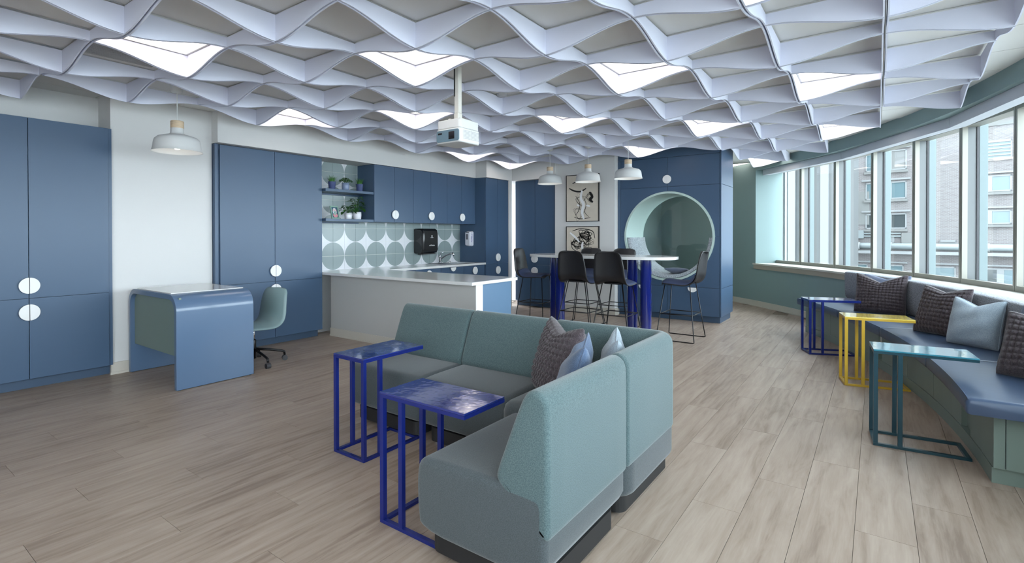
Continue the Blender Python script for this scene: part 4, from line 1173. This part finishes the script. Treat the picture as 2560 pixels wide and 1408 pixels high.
# ================================================================== C-shaped side tables
def ctable(label, loc, rz, mtop, mframe, L=.505, w=.288, h=.62):
    """local: origin at the outer leg corner, +x along the top, +y across"""
    t = thing('side_table', label, 'side table', loc, rz)
    b = .024; Lb = L-.03
    part('top', MB().box(0, L, 0, w, h-.010, h), mtop, t, bevel=.0015, seg=1)
    rim = MB().box(0, L, 0, b*.35, h-.026, h-.010).box(0, L, w-b*.35, w, h-.026, h-.010).box(0, b*.35, b*.35, w-b*.35, h-.026, h-.010).box(L-b*.35, L, b*.35, w-b*.35, h-.026, h-.010)
    part('rim', rim, mframe, t)
    for x in (0, .125):
        for y in (0, w-b): part('leg', MB().box(x, x+b, y, y+b, b*.7, h-.026), mframe, t, bevel=.001, seg=1)
    part('base_frame', MB().box(0, Lb, 0, b, 0, b*.7).box(0, Lb, w-b, w, 0, b*.7).box(0, b, b, w-b, 0, b*.7).box(Lb-b, Lb, b, w-b, 0, b*.7), mframe, t, bevel=.001, seg=1)
    return t
ctable('cobalt blue C-shaped side table at the far end of the sofa', (2.005, 2.440, 0), 0, 'gloss_cobalt', 'paint_cobalt')
ctable('cobalt blue C-shaped side table hooked over the near sofa seat', (1.640, 1.880, 0), -pi/2, 'gloss_cobalt', 'paint_cobalt', .52)
def rtab(label, p, q, mt, mf):
    a = math.atan2(q[1]-p[1], q[0]-p[0]); return ctable(label, (p[0], p[1], 0), a, mt, mf, math.hypot(q[0]-p[0], q[1]-p[1])-.0)
rtab('cobalt blue C-shaped side table at the far end of the window bench', (6.845, .610), (7.04, .137), 'gloss_cobalt', 'paint_cobalt')
rtab('yellow C-shaped side table by the window bench', (5.632, .228), (5.735, -.268), 'gloss_yellow', 'paint_yellow')
rtab('teal C-shaped side table by the near end of the window bench', (4.142, .015), (4.187, -.490), 'gloss_teal', 'paint_teal')

# ================================================================== window bench
def adeg(x, R):   # polar angle of the point with abscissa x on the circle
    return -math.degrees(math.acos((x-CB[0])/R))
RB, RC, RBK = 9.995, 9.868, 10.47
aN, aF = adeg(3.905, RB), adeg(8.42, RB)
bn = thing('window_bench', 'curved sage green built-in bench along the windows', 'bench', pol(10.3, (aN+aF)/2, 0))
part('carcass', arcsolid(MB(), RB+.03, 10.62, .085, .383, aN, aF), 'bench_green', bn, world=True)
part('plinth', arcsolid(MB(), RB-.004, 10.62, 0, .085, aN, aF), 'bench_green', bn, world=True)
# front panels with two outlet niches
def ang(x): return adeg(x, RB)
cuts = [3.905, 4.42, 4.62, 5.28, 5.90, 6.52, 6.60, 7.18, 7.80, 8.42]
niche = {1, 5}
for k in range(len(cuts)-1):
    if k in niche: continue
    part('front_panel', arcsolid(MB(), RB, RB+.03, .0875, .383, ang(cuts[k])+.014, ang(cuts[k+1])-.014), 'bench_green', bn, world=True)
def radial_box(mb, a, R0, R1, th, z0, z1):
    p0, p1 = Vector(pol(R0, a)), Vector(pol(R1, a)); d = (p1-p0).normalized(); n_ = Vector((-d.y, d.x))*th
    return mb.prism([tuple(p0-n_), tuple(p1-n_), tuple(p1+n_), tuple(p0+n_)], z0, z1)
part('end_panel', radial_box(MB(), aN-.055, RB+.05, 10.62, .009, .0875, .383), 'bench_green', bn, world=True)
part('end_stile', radial_box(MB(), aN-.055, RB, RB+.045, .009, .0875, .383), 'bench_green', bn, world=True)
for x in (4.60, 6.585):
    p = pol(RB+.028, ang(x)); 
    part('outlet', radial_box(MB(), ang(x), RB+.015, RB+.03, .022, .24, .36), 'outlet_white', bn, world=True)
# back rest panels
ba = [-60.55, -74.2, -86.0, -88.3]
for k in range(2):
    rings = []
    prof = chaikin([(RBK+.012, .47), (RBK+.006, .66), (RBK, .82), (RBK+.012, .846), (RBK+.06, .852), (RBK+.15, .85), (RBK+.16, .82), (RBK+.16, .47)], 1)
    a0, a1 = ba[k], ba[k+1] if k == 0 else -87.6
    for a in arc(a0-.02, a1+.02, 1.2): rings.append([pol(R, a, z) for R, z in prof])
    part('back_pad', MB().loft(rings), 'heather_grey', bn, world=True, auto=50)
# seat cushions
cuts = [8.35, 7.268, 6.146, 4.913, 3.778]
cl = ['navy vinyl seat cushion at the far end of the window bench', 'navy vinyl seat cushion behind the yellow side table', 'navy vinyl seat cushion behind the teal side table', 'navy vinyl seat cushion at the near end of the window bench']
prof0 = [(RC+.006, .387), (RC, .40), (RC, .452), (RC+.008, .468), (RC+.022, .472), (RC+.2, .474), (10.48, .470), (10.49, .46), (10.49, .387)]
for k in range(4):
    a0, a1 = adeg(cuts[k], RC), adeg(cuts[k+1], RC)
    t = thing('seat_cushion', cl[k], 'cushion', pol(10.2, (a0+a1)/2, .385), 0, 'navy seat cushions on the window bench')
    g = .028; rings = []
    AA = [a0-g*.3, a0-g*.3-.03, a0-g*.3-.08] + arc(a0-.22, a1+.22, 1.0) + [a1+g*.3+.08, a1+g*.3+.03, a1+g*.3]
    for i, a in enumerate(AA):
        e_ = min(i, len(AA)-1-i); ins = (.012, .004, .0)[e_] if e_ < 3 else 0
        rings.append([pol(R+ins*(1 if R < 10.2 else -1), a, (z-ins if z > .43 else z)) for R, z in prof0])
    part('pad', MB().loft(rings), 'vinyl_blue', t, world=True, auto=40)
    pip = MB().tube([pol(RC+.010, a, .4695) for a in arc(a0-.15, a1+.15, 1.0)], .003, 6)
    part('piping', pip, 'vinyl_blue', t, world=True, smooth=True)
# bench pillows: leaning back against the rest, turned toward the room
def bench_pillow(label, x, y, w, h, t_, m, lean, rz, dip, seed, bump=0, piping=None):
    return pillow('pillow', label, w, h, t_, m, (x, y, .470), (D(lean), 0, D(rz)), dip, bump=bump, seed=seed, piping=piping)
bench_pillow('dark bobbled pillow at the far end of the bench', 7.26, -.02, .50, .47, .17, 'bobble_brown', 14, 76, .10, 11, bump=15)
bench_pillow('blue denim pillow half hidden behind the far bobbled pillow', 7.42, -.07, .46, .45, .12, 'denim_mid', 14, 74, .05, 12)
bench_pillow('dark bobbled pillow in the middle of the bench', 6.02, -.42, .42, .46, .16, 'bobble_brown', 18, 48, .05, 13, bump=13)
bench_pillow('pale washed denim pillow in the middle of the bench', 5.55, -.60, .36, .40, .20, 'denim_pale', 14, 52, .06, 14, piping='denim_pale')
bench_pillow('blue denim pillow behind the nearest bobbled pillow', 4.78, -.86, .46, .44, .16, 'denim_mid', 16, 40, .05, 15)
bench_pillow('dark bobbled pillow nearest the camera on the bench', 4.46, -.80, .46, .44, .17, 'bobble_brown', 22, 60, .05, 16, bump=13)

# ================================================================== outside
FD = Vector((math.cos(D(77)), math.sin(D(77)))); FN = Vector((-FD.y, FD.x)); FP = Vector((62, -3.2))    # FN faces the room
FRZ = D(77)-pi/2+pi/2
def fthing(name, label, cat, group=None): return thing(name, label, cat, (FP.x, FP.y, 0), FRZ, group)
# local: x along the facade (left in view is +), y = FN (+ toward the room), z up
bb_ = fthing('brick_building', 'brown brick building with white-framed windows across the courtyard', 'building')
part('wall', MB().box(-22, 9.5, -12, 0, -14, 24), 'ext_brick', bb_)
part('stone_band', MB().box(-22, 9.5, 0, .08, 10.55, 10.95), 'ext_pale', bb_)
def ewin(x0, x1, z0, z1, split, glass):
    f = part('window', MB().box(x0, x1, 0, .10, z1-.12, z1).box(x0, x1, 0, .10, z0, z0+.12).box(x0, x0+.10, 0, .10, z0, z1).box(x1-.10, x1, 0, .10, z0, z1).box(split-.22, split+.22, 0, .12, z0, z1), 'ext_trim', bb_)
    part('pane', MB().box(x0+.1, split-.22, .01, .04, z0+.12, z1-.12), glass[0], f)
    part('pane', MB().box(split+.22, x1-.1, .01, .04, z0+.12, z1-.12), glass[1], f)
    part('lintel', MB().box(x0-.3, x1+.3, 0, .2, z1+.15, z1+.3), 'ext_trim', f)
    part('ledge', MB().box(x0-.1, x1+.1, 0, .25, z0-.25, z0-.03), 'ext_pale', f)
gb, gd, gp = 'ext_glass_blue', 'ext_glass_dark', 'ext_pale'
for (z0, z1, g1, g2) in ((7.45, 9.35, gp, gb), (4.71, 6.36, gb, gb), (1.87, 3.33, gd, gd), (10.6+.5, 12.6, gb, gb)):
    ewin(1.0, 4.2, z0, z1, 2.35, (g1, g2))
for (z0, z1, g1, g2) in ((4.95, 6.35, gb, gb), (2.2, 3.4, 'ext_glass_blue', gd)):
    ewin(-5.95, -3.2, z0, z1, -4.55, (g1, g2))
for (x0, x1, s, g1, g2) in ((-2.48, .1, -.65, gb, gd), (-6.4, -3.0, -5.3, gb, gd), (1.2, 3.4, 2.4, gb, gb), (4.0, 6.2, 5.1, gb, gb)):
    ewin(x0, x1, -3.2, -1.55, s, (g1, g2))
def louvre(x0, x1, z0, z1, n):
    f = part('louvre_vent', MB().box(x0, x1, 0, .1, z1-.15, z1).box(x0, x1, 0, .1, z0, z0+.1).box(x0, x0+.08, 0, .1, z0, z1).box(x1-.08, x1, 0, .1, z0, z1), 'ext_trim', bb_)
    part('backing', MB().box(x0+.05, x1-.05, 0, .03, z0, z1), 'ext_glass_blue', f)
    for k in range(n):
        zz = z0+.12+(z1-z0-.3)*k/(n-1); part('slat', MB().box(x0+.05, x1-.05, .03, .12, zz, zz+.10), 'ext_trim', f)
louvre(-5.95, -3.2, 7.6, 9.3, 6); louvre(-6.2, -5.35, 11.2, 13.2, 9); louvre(1.9, 3.6, .55, 1.15, 5); louvre(-2.5, -1.35, .35, .8, 4)
part('pale_render', MB().box(3.9, 9.5, 0, .06, 2.3, 5.55), 'ext_pale', bb_)
part('service_panel', MB().box(.28, 1.35, 0, .2, .42, 1.5), 'ext_pale', bb_)
pp = fthing('insulated_pipe', 'fat white insulated pipe running along the brick wall', 'pipe')
part('pipe', MB().cyl((-12, .7, .18), (9.4, .7, .24), .30, 14), 'ext_pipe', pp, smooth=True)
for x in (-9.5, -4.6, -1.0, 2.1, 4.6): part('collar', MB().cyl((x-.12, .7, .2), (x+.12, .7, .2), .38, 14), 'ext_trim', pp, smooth=True)
part('tray', MB().box(-12, 9.4, .3, 1.1, -.50, -.22), 'ext_trim', pp)
pq = fthing('conduit_run', 'thin grey conduits with a junction box on the brick wall', 'conduit')
for z in (1.15, 1.42): part('conduit', MB().cyl((1.4, .15, z), (9.4, .15, z), .08, 8), 'ext_pipe', pq)
part('junction_box', MB().box(4.3, 5.1, .05, .45, .95, 1.75), 'ext_pipe', pq)
struct('ground', MB().box(-150, 250, -200, 200, -14.5, -14), 'ext_ground')
# lower flat roof
t = thing('flat_roof', 'pale flat roof below the brick wall', 'roof', (48, -6, -3.4))
part('deck', MB().box(-9, 12, -10, 9, -.4, 0), 'ext_roof', t)
part('parapet', MB().box(-9, -8.6, -10, 9, 0, .25), 'ext_pale', t)
# white rendered building at the left of the view
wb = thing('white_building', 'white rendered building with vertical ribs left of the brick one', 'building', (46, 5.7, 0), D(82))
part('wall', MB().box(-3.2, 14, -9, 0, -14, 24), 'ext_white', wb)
for x, w_ in ((-2.9, .5), (-1.9, .25), (-1.3, .22), (-.75, .5), (.1, .25), (.9, .6)):
    part('pilaster', MB().box(x, x+w_, 0, .35, -14, 24), 'ext_rib', wb)
for x in (-.1, -1.55): part('downpipe', MB().cyl((x, .2, -14), (x, .2, 24), .09, 8), 'ext_pipe', wb)
